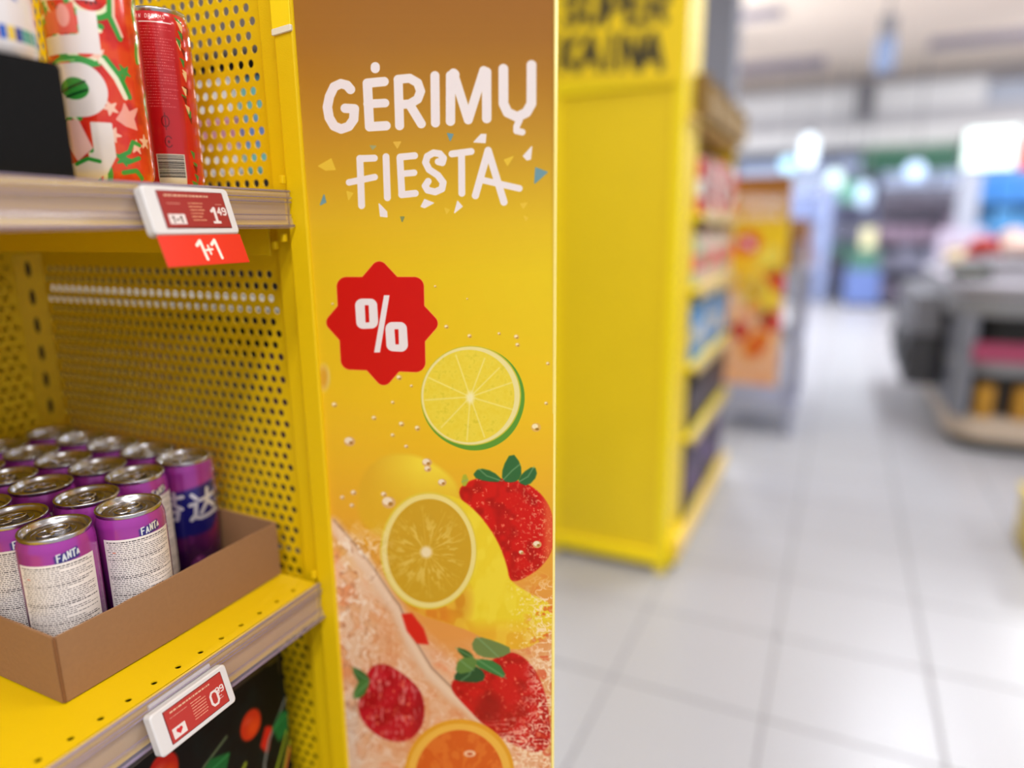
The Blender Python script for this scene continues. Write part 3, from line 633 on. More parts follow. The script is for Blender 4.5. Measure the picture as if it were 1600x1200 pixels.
alu_tab = mat('pull_tab_aluminium', (200, 198, 200), .22, metal=1)
def lid_parts(t, hh, rr, tabdir=0):
    prof = [(rr, hh-.004), (rr+.0008, hh-.0012), (rr+.0002, hh), (rr-.0012, hh-.0001), (rr-.0018, hh-.0016), (rr-.0030, hh-.0058), (rr-.0044, hh-.0062), (rr-.0050, hh-.0046), (rr-.0066, hh-.0042), (rr*.42, hh-.0044), (rr*.40, hh-.0050), (.0001, hh-.0050)]
    V, F, _ = lathe(prof, 40); ld = link_mesh('lid', V, F, alu, t, smooth=True)
    bm = bmesh.new(); z = hh-.0028
    ring = [(.0035+.0075*math.cos(a), .0062*math.sin(a), z) for a in [2*math.pi*i/16 for i in range(16)]]
    tube(bm, ring, .0011, 6, close=True)
    ring = [(-.0075+.0062*math.cos(a), .0066*math.sin(a), z-.0004) for a in [2*math.pi*i/16 for i in range(16)]]
    tube(bm, ring, .0009, 6, close=True)
    add_box(bm, -.006, -.004, z-.0010, .0005, .004, z+.0004, bevel=.0004)
    r_ = bmesh.ops.create_cone(bm, cap_ends=True, segments=10, radius1=.0022, radius2=.0018, depth=.0018, matrix=Matrix.Translation((-.0028, 0, z+.0002)))
    bmesh.ops.rotate(bm, verts=bm.verts, cent=(0, 0, 0), matrix=Matrix.Rotation(tabdir, 3, 'Z'))
    tb = bm_obj('pull_tab', bm, alu_tab, ld, smooth=True)
    bm = bmesh.new()
    pts = [((rr-.0085)*math.cos(a)*.95-.001, (rr-.0085)*math.sin(a)*.8, hh-.0042) for a in [2*math.pi*i/24 for i in range(24)]]
    tube(bm, pts, .0006, 5, close=True); bmesh.ops.rotate(bm, verts=bm.verts, cent=(0, 0, 0), matrix=Matrix.Rotation(tabdir, 3, 'Z'))
    bm_obj('score_line', bm, alu, ld, smooth=True)
def make_can(label, hh=CH):
    t = thing('soda_can', label, 'can', (0, 0, 0), 'purple soda cans in the cardboard tray')
    prof = [(.0001, .004), (.019, .002), (.0225, 0), (.0245, .0012), (.0275, .006), (.0287, .012), (.0288, hh-.0135), (.0284, hh-.0100), (.0272, hh-.0065), (.0266, hh-.004)]
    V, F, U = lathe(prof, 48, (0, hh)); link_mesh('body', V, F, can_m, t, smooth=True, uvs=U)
    lid_parts(t, hh, .0264, 2.2)
    return t
# sticker with fine print
X, Y = grid(61, 92, 11); Q = Paint(X, Y, (226, 218, 214))
fineprint(Q, 2, 2.6, 59, 1.8, 50, (60, 54, 58), 3, .72, bold=(0, 9, 18, 19, 28, 37), a=.6)
Q.rect(7, 11.6, 10, 12.4, (210, 90, 40), a=.7)
stk = picture_mat('sticker_print', to_image('sticker_fineprint', Q.img), .55)
def sticker(t, r_=.0290, a0=-62, a1=60, z0=CH-.113, z1=CH-.0215, n=20):
    V = []; F = []; U = []
    for i in range(n+1):
        a = R(a0+(a1-a0)*i/n); V += [(r_*math.cos(a), r_*math.sin(a), z0), (r_*math.cos(a), r_*math.sin(a), z1)]
    for i in range(n): F.append((2*i, 2*i+2, 2*i+3, 2*i+1)); U += [(i/n, 0), ((i+1)/n, 0), ((i+1)/n, 1), (i/n, 1)]
    return link_mesh('sticker', V, F, stk, t, smooth=True, uvs=U)
xs_ = [-.575, -.631, -.689, -.746, -.803, -.860]; ysn = [.3178, .3756, .4334, .4912]
roww = ['front row', 'second row from the front', 'third row from the front', 'fourth row from the front', 'fifth row from the front', 'rearmost row']
colw = ['left end of the tray', 'second place from the left end', 'third place from the left end', 'right end beside the perforated panel']
c0 = make_can('purple can with a white fine print sticker, front row, left end of the tray'); sticker(c0)
jit = random.Random(5)
for ix in range(6):
    for iy in range(4):
        if ix == 0 and iy >= 2: continue
        x, y = xs_[ix], ysn[iy]
        if (ix, iy) == (0, 1): x = -.562
        if (ix, iy) == (1, 0): x = -.634
        if (ix, iy) == (1, 1): x = -.620
        face = math.atan2(-y, -x)                                      # towards the aisle
        if (ix, iy) == (1, 3): rz = face+math.pi-R(8); lab = 'purple can turned to show large white Chinese characters on blue, beside the perforated panel'; sk = ()
        else:
            rz = face+R({(0, 0): -6, (0, 1): 12, (1, 0): -8}.get((ix, iy), jit.uniform(-50, 50))); lab = 'purple soda can, %s, %s' % (roww[ix], colw[iy]); sk = ()
        if (ix, iy) == (0, 1): lab = 'purple can with a white fine print sticker, front row, second from the left end'
        if (ix, iy) == (0, 0): c0.location = (x, y, ZS); c0.rotation_euler = (0, 0, rz); continue
        if (ix, iy) == (1, 3): sk = ('sticker',)
        dup(c0, lab, (x, y, ZS), rz, skip=sk)
# tray
card = mat('cardboard', (146, 107, 72), .85, bump=.3, bscale=250, vary=.07); card_in = mat('cardboard_edge', (120, 78, 44), .9)
tr = thing('cardboard_tray', 'open brown cardboard tray holding the purple cans', 'tray', (-.54, .288, ZS))
def wall(name, p0, p1, h0, h1, wob, seed, th=.0022, nseg=26):
    """corrugated wall between two floor points with a hand torn, slightly wavy top"""
    rs = random.Random(seed); p0, p1 = Vector((*p0, 0)), Vector((*p1, 0)); d = p1-p0; nrm = Vector((d.y, -d.x, 0)).normalized()
    V = []; F = []
    for i in range(nseg+1):
        u = i/nseg; p = p0+d*u; h = h0+(h1-h0)*u+wob*(math.sin(u*7+seed)*.5+rs.uniform(-.4, .4)*.6); bul = nrm*(.0012*math.sin(u*3.1))
        q = p+bul; V += [q+nrm*th/2, q+nrm*th/2+Vector((0, 0, h)), q-nrm*th/2+Vector((0, 0, h)), q-nrm*th/2]
    for i in range(nseg):
        a_, b_ = 4*i, 4*i+4
        F += [(a_, b_, b_+1, a_+1), (a_+1, b_+1, b_+2, a_+2), (a_+2, b_+2, b_+3, a_+3)]
    F += [(0, 1, 2, 3), (4*nseg+3, 4*nseg+2, 4*nseg+1, 4*nseg)]
    return link_mesh(name, V, F, card, tr)
# local coordinates around the near front corner; outside faces the aisle
wall('front_panel', (0.006, -.0065), (.0105, .2265), .058, .060, .0012, 3)
wall('end_panel', (-.352, -.0045), (.0055, -.0075), .062, .058, .0012, 8)
wall('end_panel', (.0100, .2275), (-.352, .2275), .060, .062, .001, 5)
wall('rear_panel', (-.353, .2275), (-.353, -.005), .060, .060, .001, 6)
box('base', (-.352, -.004, -.0014), (.006, .226, -.0002), card, tr)
box('corner_crease', (.0048, -.0082, 0), (.0078, -.0062, .0575), card_in, tr, bevel=.0008)

# ================================================================== goods on the upper shelf
ZU = Z(.0345)
bb = thing('black_box', 'matt black cardboard box at the left end of the upper shelf', 'box', (-.487, .322, ZU))
blk = mat('black_card', (17, 17, 18), .9, bump=.15, bscale=120, vary=.15, spec=.15)
o = box('carton', (-.090, -.30, 0), (0, 0, .0735), blk, bb, bevel=.0012)
box('lid_flap', (-.0885, -.2995, .0737), (-.001, -.001, .0752), blk, bb, bevel=.0005)
def art_can(kind):
    if kind == 'melon':
        X, Y = grid(207, 168, 4); Q = Paint(X, Y, (206, 40, 28)); n_ = vnoise(X/14, Y/14, 2, 3)
        Q.put(np.s_[:, :], np.clip((n_-.45)*3, 0, .7), (222, 82, 30)); Q.put(np.s_[:, :], np.clip((.42-n_)*5, 0, .6), (170, 20, 30))
        G = (52, 150, 60); W_ = (226, 216, 214)
        def slice_(x, y, r_, a0):
            Q.stroke(arcpts(x, y, r_, r_, a0, a0+130), 2.2, G); Q.stroke(arcpts(x, y, r_-3.2, r_-3.2, a0, a0+130), 1.5, (226, 226, 190)); 
            for k in range(4): q = R(a0+25+k*26); Q.ell(x+(r_-10)*math.cos(q), y+(r_-10)*math.sin(q), .9, 1.5, (70, 20, 20))
        rs = random.Random(4)
        for k in range(30):
            x, y = rs.uniform(0, 207), rs.uniform(0, 168); slice_(x, y, rs.uniform(12, 22), rs.uniform(0, 360))
        for k in range(34):
            x, y = rs.uniform(0, 207), rs.uniform(0, 168); q = rs.uniform(0, 6.28)
            pts = []
            for i in range(10): rr_ = (5.5 if i % 2 == 0 else 2.2); pts.append((x+rr_*math.cos(q+i*.628), y+rr_*math.sin(q+i*.628)))
            Q.poly(pts, rs.choice([(232, 150, 130), (236, 190, 170), (60, 150, 66)]), r=.6)
        cx = 103                                                     # white block lettering stacked down the can
        Q.rect(cx-40, 16, cx+5, 35, W_)
        Q.poly([(cx-8, 42), (cx+5, 42), (cx+5, 72), (cx-40, 73), (cx-40, 60), (cx-8, 59)], W_)
        Q.poly([(cx-38, 37), (cx-28, 44), (cx-10, 37), (cx-9, 58), (cx-34, 58)], (222, 90, 76), r=.5); Q.ell(cx-18, 46, 5, 8, (236, 160, 150)); Q.poly([(cx-38, 36), (cx-31, 40), (cx-34, 46)], G)
        Q.stroke([(cx-34, 79), (cx-24, 75.5), (cx-10, 75.5), (cx-2, 78)], 1.8, G); Q.stroke([(cx-30, 78), (cx-14, 77)], .6, (150, 200, 120))
        Q.ell(cx-13, 98, 19, 19.5, W_); Q.rect(cx-40, 79, cx-13, 117.5, W_); Q.ell(cx-17, 97, 10.5, 8, (50, 140, 56))
        Q.stroke([(cx-27, 99), (cx-9, 92)], .9, (16, 70, 30)); Q.stroke([(cx-24, 103), (cx-8, 98)], .9, (16, 70, 30))
        Q.poly([(cx-8, 122), (cx+5, 122), (cx+5, 146), (cx-2, 158), (cx-14, 165), (cx-40, 166), (cx-40, 153), (cx-18, 152), (cx-8, 143)], W_, r=1)
        Q.poly([(cx-26, 121), (cx-18, 121), (cx-11, 140), (cx-22, 148), (cx-28, 136)], (236, 190, 186), r=1.5); Q.stroke([(cx-24, 152), (cx-14, 148), (cx-6, 150)], 1.5, G)
        Q.stroke([(cx+7, 74), (cx+16, 86), (cx+22, 100)], 2.2, G); Q.stroke([(cx+4.5, 76), (cx+13, 88), (cx+18.5, 101)], 2.0, (230, 226, 200))
        Q.stroke([(cx+16, 30), (cx+14, 44), (cx+20, 58)], 2.2, G); Q.stroke([(cx+18.5, 30), (cx+17, 43), (cx+22, 56)], 1.2, (226, 190, 170))
        Q.stroke([(cx+8, 146), (cx+16, 142), (cx+20, 134), (cx+26, 136)], 1.6, G); Q.stroke([(cx+14, 150), (cx+24, 146)], 1.6, G); Q.stroke([(cx+10, 158), (cx+20, 156), (cx+26, 162)], 1.8, G)
        Q.poly([(cx+10, 118), (cx+15, 111), (cx+17, 106), (cx+20, 112), (cx+28, 108), (cx+23, 116), (cx+25, 124), (cx+16, 122)], (232, 160, 146), r=.8)
        return to_image('melon_can_wrap', Q.img)
    if kind == 'red':
        X, Y = grid(167, 134, 5); Q = Paint(X, Y, (198, 24, 30)); n_ = vnoise(X/10, Y/10, 9, 3); Q.put(np.s_[:, :], np.clip((n_-.5)*3, 0, .5), (212, 52, 30))
        Q.img[:, :] = np.where((abs(X-83.5) < 17)[..., None], (186, 20, 30), Q.img)
        for sx in (63, 104):
            rs = random.Random(sx)
            for k in range(26): x = sx+rs.uniform(-2.5, 2.5); y = rs.uniform(8, 130); Q.poly([(x-2, y-3), (x+2, y-1.5), (x+1, y+3)], rs.choice([(236, 200, 150), (60, 130, 60), (240, 150, 60), (120, 10, 20)]), r=.4)
        text(Q, 'IN DREAMS', 67, 6, 2.7, .26, (236, 210, 200), adv=1.5)
        Q.rect(70, 11, 97, 11.9, (238, 226, 220))
        fineprint(Q, 70, 14.5, 97, 2.1, 28, (226, 110, 110), 12, .9, a=.55)
        Q.stroke(arcpts(83, 82, 3, 4, 0, 360), .5, (120, 8, 16)); Q.stroke([(83, 76), (83, 88)], .4, (120, 8, 16)); Q.stroke(arcpts(84, 97, 3, 4, 40, 320), .5, (120, 8, 16)); Q.ell(84, 97, 1, 1.2, (120, 8, 16))
        Q.rect(72, 106, 96, 131, (208, 204, 196)); rs = random.Random(3)
        y = 107
        while y < 124: h_ = rs.uniform(.25, 1.0); Q.rect(73, y, 95, y+h_, (40, 36, 36)); y += h_+rs.uniform(.3, .9)
        return to_image('red_can_wrap', Q.img)
    X, Y = grid(207, 120, 4); Q = Paint(X, Y, (228, 222, 222)); 
    for cx in (104,):
        Q.rect(cx-40, 30, cx-6, 70, (196, 40, 36)); Q.poly([(cx-4, 34), (cx+30, 26), (cx+36, 80), (cx+4, 70)], (30, 80, 180)); 
        for a_ in range(0, 360, 45): Q.stroke([(cx+10, 58), (cx+10+24*math.cos(R(a_+20)), 58+24*math.sin(R(a_+20)))], .8, (236, 200, 60))
        Q.ell(cx+10, 58, 4, 4, (236, 200, 60))
    rs = random.Random(8)
    for k in range(40): x = k*5.2; Q.rect(x, 97, x+4.6, 106, rs.choice([(40, 90, 190), (200, 50, 60), (236, 200, 60), (60, 160, 150), (30, 60, 150)]))
    return to_image('white_can_wrap', Q.img)
def tall_can(name, label, cat, kind, r_, hh, loc, rz, group=None):
    t = thing(name, label, cat, loc, group, rz)
    prof = [(.0001, .004), (r_*.7, .002), (r_*.80, 0), (r_*.86, .0012), (r_*.96, .006), (r_, .012), (r_, hh-.0145), (r_*.985, hh-.0105), (r_*.92, hh-.005), (r_*.895, hh-.004)]
    V, F, U = lathe(prof, 56, (0, hh)); link_mesh('body', V, F, picture_mat(name+'_print', art_can(kind), .22, metal=.15, coat=.7), t, smooth=True, uvs=U)
    lid_parts(t, hh, r_*.89, 1)
    return t
GE = 'energy drink cans on the upper shelf'
a1 = tall_can('energy_drink_can', 'tall can with white block letters and watermelon pattern beside the black box', 'can', 'melon', .0330, .168, (-.5531, .3951, ZU), math.atan2(-.395, .553)+R(0), GE)
dup(a1, 'watermelon patterned can half hidden behind the large lettered can', (-.646, .4745, ZU), math.atan2(-.47, .622)+R(75))
tall_can('slim_can', 'slim red can with a printed barcode next to the perforated panel', 'can', 'red', .0268, .1555, (-.579, .4775, ZU), math.atan2(-.4775, .579)-R(3), GE)
tall_can('white_can', 'white can with a red and blue star picture on top of the black box', 'can', 'white', .0330, .115, (-.541, .3045, ZU+.0752), math.atan2(-.3045, .541)-R(18), GE)

# ================================================================== black packs on the lowest shelf
def pack_img():
    X, Y = grid(240, 290, 3.2); Q = Paint(X, Y, (5, 7, 7)); n_ = vnoise(X/30, Y/30, 3, 3); Q.put(np.s_[:, :], np.clip((n_-.5)*2, 0, .4), (10, 36, 34))
    # X: along the run (from 0.285 to 0.525 m), Y: down from z = -0.455
    def fruit(x, y, r_, c=(206, 52, 18)):
        x += 6; y -= 12
        Q.ell(x, y, r_, r_, c, soft=1.6); Q.ell(x+r_*.2, y+r_*.3, r_*.65, r_*.55, (226, 76, 20), soft=3, a=.7); Q.ell(x-r_*.2, y-r_*.35, r_*.35, r_*.2, (226, 90, 60), soft=2, a=.6)
    fruit(177, 62, 15); fruit(70, 40, 17, (190, 30, 16)); Q.poly([(196, 80), (204, 68), (210, 72), (202, 90)], (200, 36, 20), r=3, soft=1.5)
    fruit(120, 140, 18, (190, 34, 18)); fruit(200, 170, 18)
    Q.stroke([(240, 55), (222, 68), (206, 82), (196, 102), (190, 150)], 1.7, (128, 132, 124), soft=1.2); Q.stroke([(150, 42), (120, 52), (96, 66), (84, 88)], 1.6, (96, 112, 80), soft=1.2)
    for pts in ([(215, 74), (228, 66), (240, 72), (236, 90), (222, 92)], [(108, 62), (128, 52), (150, 60), (140, 80), (112, 84)], [(150, 120), (176, 110), (170, 136)], [(60, 110), (90, 100), (84, 130)]):
        Q.poly(pts, (24, 104, 48), r=2, soft=1.6)
        Q.stroke([pts[0], pts[len(pts)//2]], .7, (60, 150, 80), soft=1)
    for (a_, b_) in (((205, 130), (236, 92)), ((215, 142), (240, 104)), ((150, 100), (170, 84))): Q.stroke([a_, b_], 2.2, (150, 170, 40), soft=1.6)
    Q.stroke([(228, 130), (238, 112)], 2, (220, 110, 50), soft=1.5)
    return to_image('fruit_pack_print', Q.img)
pm_ = picture_mat('fruit_pack_print', pack_img(), .5, spec=.15)
fb = mat('film_black', (8, 9, 9), .3, coat=.4, bump=.2, bscale=60)
def pack(label, y0, w_=.24):
    t = thing('drink_pack', label, 'drink pack', (-.532, y0, Z(-.80)), 'black fruit drink packs on the lowest shelf')
    hh = .80-.455
    bm = bmesh.new(); add_box(bm, -.17, 0, .0005, -.0004, w_, hh, bevel=.010, seg=3); bm_obj('wrapped_body', bm, fb, t, smooth=False)
    # curved printed face, normal +x : ex=+y, ey=+z
    V = []; F = []; U = []; n_, k_ = 12, 14
    for j in range(k_+1):
        for i in range(n_+1):
            u, v = i/n_, j/k_; bx = .0032*(1-(2*u-1)**6)*(1-(2*v-1)**8); V.append((bx-.0010, .004+u*(w_-.008), .006+v*(hh-.012)))
    for j in range(k_):
        for i in range(n_):
            q = j*(n_+1)+i; F.append((q, q+1, q+n_+2, q+n_+1)); U += [(i/n_, j/k_), ((i+1)/n_, j/k_), ((i+1)/n_, (j+1)/k_), (i/n_, (j+1)/k_)]
    link_mesh('printed_front', V, F, pm_, t, smooth=True, uvs=U)
    bm = bmesh.new(); tube(bm, [(-.085, w_*.3, hh-.001), (-.085, w_*.36, hh+.016), (-.085, w_*.64, hh+.016), (-.085, w_*.7, hh-.001)], .003, 6); bm_obj('carry_handle', bm, fb, t, smooth=True)
    return t
p0 = pack('glossy black pack printed with red fruit, under the lower shelf beside the perforated panel', .2740)
dup(p0, 'black fruit pack under the lower shelf, left of the one by the perforated panel', (-.532, .029, Z(-.80)))

# ================================================================== fixture seen through the perforations
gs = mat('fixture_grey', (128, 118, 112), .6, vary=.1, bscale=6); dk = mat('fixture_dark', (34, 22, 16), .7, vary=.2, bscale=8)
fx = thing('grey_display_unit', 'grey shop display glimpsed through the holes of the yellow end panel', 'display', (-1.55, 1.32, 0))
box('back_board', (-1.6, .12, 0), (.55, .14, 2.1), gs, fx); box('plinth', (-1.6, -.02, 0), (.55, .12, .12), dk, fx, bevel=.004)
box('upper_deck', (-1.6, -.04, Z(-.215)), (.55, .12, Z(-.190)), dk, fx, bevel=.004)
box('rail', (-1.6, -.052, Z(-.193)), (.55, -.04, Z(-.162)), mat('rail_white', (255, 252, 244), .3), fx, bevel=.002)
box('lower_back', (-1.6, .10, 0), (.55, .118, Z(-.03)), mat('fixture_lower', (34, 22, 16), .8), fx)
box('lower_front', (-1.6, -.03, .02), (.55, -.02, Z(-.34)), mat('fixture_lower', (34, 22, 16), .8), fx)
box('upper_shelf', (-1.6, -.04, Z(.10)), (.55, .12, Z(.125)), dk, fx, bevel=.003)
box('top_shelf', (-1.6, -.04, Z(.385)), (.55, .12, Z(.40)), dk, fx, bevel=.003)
cols = [((232, 236, 238), 'white'), ((120, 190, 186), 'teal'), ((236, 230, 232), 'white'), ((110, 140, 200), 'blue'), ((206, 140, 160), 'pink')]  # added cartons, pale colours stand in for bright light beyond the holes
def carton(name, label, cat, loc, sx, sy, sz, rgb, band, group=None, par=None):
    t = thing(name, label, cat, loc, group)
    mm = mat('carton_%d_%d_%d' % rgb, rgb, .5, vary=.08, bscale=30); mb = mat('carton_%d_%d_%d' % band, band, .5, vary=.08, bscale=30)
    bm = bmesh.new(); add_box(bm, -sx/2, -sy/2, 0, sx/2, sy/2, sz, bevel=min(sx, sy)*.04); bm_obj('body', bm, mm, t)
    bm = bmesh.new(); add_box(bm, -sx/2-.001, -sy/2-.001, sz*.3, sx/2+.001, sy/2+.001, sz*.62, bevel=.0008); bm_obj('label_band', bm, mb, t)
    bm = bmesh.new(); add_box(bm, -sx*.42, -sy*.42, sz, sx*.42, sy*.42, sz+.006, bevel=.001); bm_obj('lid', bm, mb, t)
    return t
for i in range(5):
    c_, nm = cols[i]; x = -1.10-.17*i
    carton('carton', '%s carton added for the bright light behind the perforated panel, %s' % (nm, ['rightmost', 'second from the right', 'in the middle', 'second from the left', 'leftmost'][i]), 'carton', (x, 1.37, Z(.126)), .15, .11, .235-.02*(i % 2), c_, cols[(i+2) % 5][0], 'cartons behind the perforated panel')
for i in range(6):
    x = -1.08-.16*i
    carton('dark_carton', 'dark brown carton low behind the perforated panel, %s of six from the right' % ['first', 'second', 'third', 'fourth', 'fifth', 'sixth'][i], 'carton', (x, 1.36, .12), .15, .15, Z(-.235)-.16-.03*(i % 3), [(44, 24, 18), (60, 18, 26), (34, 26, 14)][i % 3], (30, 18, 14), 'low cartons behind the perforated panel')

# ================================================================== far yellow unit
U0, U1 = 2.262, 3.40; UX = -.478
un = thing('shelving_unit', 'tall yellow shelving unit across the aisle gap, its side carrying a header sheet', 'shelving', (UX, U0, 0))
ym = mat('yellow_side_panel', (236, 204, 6), .45, vary=.04, bscale=5); yb = mat('yellow_bright_frame', (248, 222, 4), .4)
def L(o): o.parent = un; return o
# side panel set back inside its frame, with fine perforation rows
L(perf('side_panel', (-.425, .012, .07), (1, 0, 0), (0, 0, 1), 15, 62, .0250, .0250, .0032, ym, None, x0=.012, W=.40, y0=.02, Hh=1.60, t=.003))
L(box('panel_liner', (-.425, .020, .07), (-.02, .026, 1.67), ym))
for nm, a_, b_ in [('frame_post', (-.45, 0, 0), (-.418, .05, 2.4)), ('frame_post', (-.034, 0, 0), (0, .05, 2.4)), ('frame_bar', (-.45, -.002, 1.64), (0, .03, 1.70)), ('frame_bar', (-.45, -.002, .03), (0, .03, .075)), ('frame_bar', (-.45, 0, 2.3), (0, .05, 2.4))]:
    L(box(nm, a_, b_, yb, bevel=.003))
L(box('upper_panel', (-.425, .008, 1.70), (-.03, .016, 2.3), ym))
# post face towards the aisle with slots
L(perf('slotted_face', (.0006, .004, .08), (0, 1, 0), (0, 0, 1), 1, 40, .22, .05, .013, mat('unit_face_yellow', (226, 196, 10), .4), None, stagger=False, x0=.005, W=.23, y0=0, Hh=2.2, t=.004, oval=1.6))
L(box('face_core', (-.03, .05, .02), (-.006, .234, 1.66), mat('unit_core', (120, 100, 20), .6)))
L(box('rear_wall', (-.45, .05, .02), (-.43, U1-U0, 1.56), ym)); L(box('far_side', (-.43, U1-U0-.02, .02), (0, U1-U0, 1.56), ym))
L(box('base_plinth', (-.43, .05, .02), (.03, U1-U0-.02, .10), yb, bevel=.004)); L(box('kick_strip', (-.42, .06, 0), (.015, U1-U0-.05, .02), mat('kick_dark', (70, 62, 50), .7)))
L(box('base_lip', (.03, .03, .06), (.045, U1-U0, .125), mat('lip_tan', (222, 190, 110), .5), bevel=.003))
for z in (.45, .72, 1.0, 1.26):
    L(box('shelf_board', (-.43, .236, z-.02), (.03, U1-U0-.02, z), yb, bevel=.002)); L(box('shelf_rail', (.03, .236, z-.035), (.038, U1-U0-.02, z+.004), mat('rail_beige', (196, 176, 130), .4)))
L(box('top_board', (-.43, .05, 1.545), (.02, U1-U0-.02, 1.56), mat('lip_tan', (222, 190, 110), .5), bevel=.002))
rowsd = [(.10, .30, [((58, 44, 70), (70, 50, 90)), ((40, 40, 48), (90, 70, 110)), ((84, 62, 110), (50, 40, 60))], 'bottom shelf'), (.451, .21, [((28, 26, 32), (60, 50, 60)), ((20, 18, 24), (90, 80, 90))], 'second shelf up'),
         (.721, .22, [((40, 120, 180), (150, 160, 160)), ((60, 140, 190), (200, 205, 200)), ((150, 140, 130), (40, 110, 170))], 'middle shelf'), (1.001, .2, [((170, 180, 150), (214, 90, 110)), ((190, 160, 150), (70, 140, 90)), ((206, 170, 160), (214, 70, 90))], 'fourth shelf up'),
         (1.261, .2, [((196, 50, 56), (214, 206, 200)), ((110, 60, 30), (70, 20, 20)), ((204, 190, 186), (176, 50, 60))], 'top shelf')]
for z, h, cc, nm in rowsd:
    for i in range(7):
        c_, b_ = cc[i % len(cc)]
        carton('drink_carton', 'carton on the %s of the far yellow unit, %s' % (nm, ['nearest the post', 'second from the post', 'third from the post', 'in the middle', 'third from the far end', 'second from the far end', 'at the far end'][i]), 'carton',
               (UX-.055, U0+.305+i*.128, z), .13, .118, h*(.92+.08*((i*3) % 2)), c_, b_, 'drink cartons in the far yellow unit')
for i in range(4):
    t = thing('top_box', 'brown storage box on top of the far yellow unit, %s' % ['nearest', 'second', 'third', 'farthest'][i], 'box', (UX-.06, U0+.24+i*.24, 1.5605), 'brown boxes on the far yellow unit')
    mm = mat('box_brown', (132, 104, 54), .8, vary=.1, bscale=20)
    bm = bmesh.new(); add_box(bm, -.13, -.105, 0, .11, .105, .015); add_box(bm, -.13, -.105, .015, .11, -.098, .13); add_box(bm, -.13, .098, .015, .11, .105, .13); add_box(bm, -.13, -.098, .015, -.123, .098, .13); add_box(bm, .103, -.098, .015, .11, .098, .09)
    bm_obj('carton', bm, mm, t); box('contents', (-.12, -.095, .015), (.1, .095, .07), mat('box_dark', (44, 18, 22), .8), t, bevel=.004)
# header sheet
X, Y = grid(440, 300, 2); Q = Paint(X, Y, (240, 206, 14)); DK = (66, 58, 30)
text(Q, 'SUPER', 26, 40, 86, 12, DK, adv=1.17); text(Q, 'KAINA', 26, 164, 96, 13, DK, adv=1.02)
hd = thing('header_sheet', 'yellow header sheet reading SUPER KAINA in dark letters above the far side panel', 'sign', (UX-.44, U0-.006, Z(.46)))
slab('printed_sheet', (.0, 0, 0), (1, 0, -.085), (.085, 0, 1), .425, .30, .003, picture_mat('header_print', to_image('super_kaina', Q.img), .4), hd, rad=.006)

# ================================================================== things past the unit
st = thing('display_stand', 'grey metal goods stand behind the distant fruit banner', 'stand', (-.40, 4.35, 0))
gm = mat('stand_grey', (150, 154, 180), .45, metal=.3); gd = mat('stand_dark', (112, 112, 136), .6)
for x in (-.22, .19):
    for y in (-.14, .42): box('leg', (x-.02, y-.02, .0), (x+.02, y+.02, 1.12), gm, st, bevel=.003)
box('base_shelf', (-.26, -.17, .16), (.23, .45, .20), gm, st, bevel=.004); box('side_plate', (.212, -.10, .22), (.225, .38, .95), gd, st); box('middle_shelf', (-.26, -.17, .55), (.23, .45, .58), gm, st, bevel=.004); box('top_shelf', (-.26, -.17, .94), (.23, .45, .97), gm, st, bevel=.004)
box('front_plate', (-.20, -.168, .20), (.16, -.158, .55), mat('stand_pale', (150, 156, 190), .5), st)
for i, (x, y, rgb, b_, lab) in enumerate([(.13, -.04, (130, 90, 60), (110, 60, 40), 'brown carton on the grey stand, nearest the aisle'), (.13, .20, (196, 150, 140), (214, 120, 110), 'pink carton on the grey stand, behind the brown one'), (-.12, -.03, (150, 110, 80), (90, 70, 50), 'tan carton on the grey stand, partly behind the banner')]):
    carton('goods_carton', lab, 'carton', (-.40+x, 4.35+y, .971), .17, .18, .27-.03*i, rgb, b_, 'cartons on the grey stand')

# produce island, with rounded end
def rounded(bm, cx, cy, hx, hy, rad, z0, z1, n=8, inset=0):
    out = []
    for (sx, sy, a0) in ((1, -1, -90), (1, 1, 0), (-1, 1, 90), (-1, -1, 180)):
        for i in range(n+1):
            a = R(a0+90*i/n); out.append((cx+sx*(hx-rad)+rad*math.cos(a), cy+sy*(hy-rad)+rad*math.sin(a)))
    lo = [bm.verts.new((x, y, z0)) for x, y in out]; hi = [bm.verts.new((x, y, z1)) for x, y in out]; k = len(out)
    for i in range(k): bm.faces.new((lo[i], lo[(i+1) % k], hi[(i+1) % k], hi[i]))
    bm.faces.new(lo[::-1]); bm.faces.new(hi)
isl = thing('produce_island', 'rounded grey produce island with shelves of goods, at the right edge', 'counter', (1.65, 5.35, 0))
ig = mat('island_grey', (118, 118, 122), .5); il = mat('island_light', (170, 166, 176), .4); ibe = mat('island_beige', (190, 172, 154), .5); iblk = mat('island_black', (28, 28, 30), .6)
def isp(nm, hx, hy, rad, z0, z1, mm):
    bm = bmesh.new(); rounded(bm, 0, 0, hx, hy, rad, z0, z1); return bm_obj(nm, bm, mm, isl)
isp('kick_base', 1.00, 1.0, .16, 0, .075, mat('island_kick', (58, 58, 56), .6)); isp('bottom_lip', 1.05, 1.06, .20, .075, .19, ibe)
isp('inner_core', .99, .96, .16, .19, .43, iblk); isp('middle_shelf', 1.05, 1.06, .20, .43, .50, ig); isp('upper_core', .99, .96, .16, .50, .74, iblk)
isp('rim', 1.09, 1.08, .24, .74, .84, ig); isp('top_deck', 1.06, 1.04, .24, .84, .88, il); isp('guard_rail', 1.08, 1.07, .24, .88, .90, il)
box('price_band', (-.98, -1.062, .50), (1.02, -1.050, .60), mat('band_magenta', (150, 54, 88), .5), isl)
bm = bmesh.new(); rounded(bm, -1.0, -.99, .04, .06, .035, .19, .74, 6); bm_obj('corner_post', bm, mat('cladding_grey', (112, 114, 124), .5), isl)
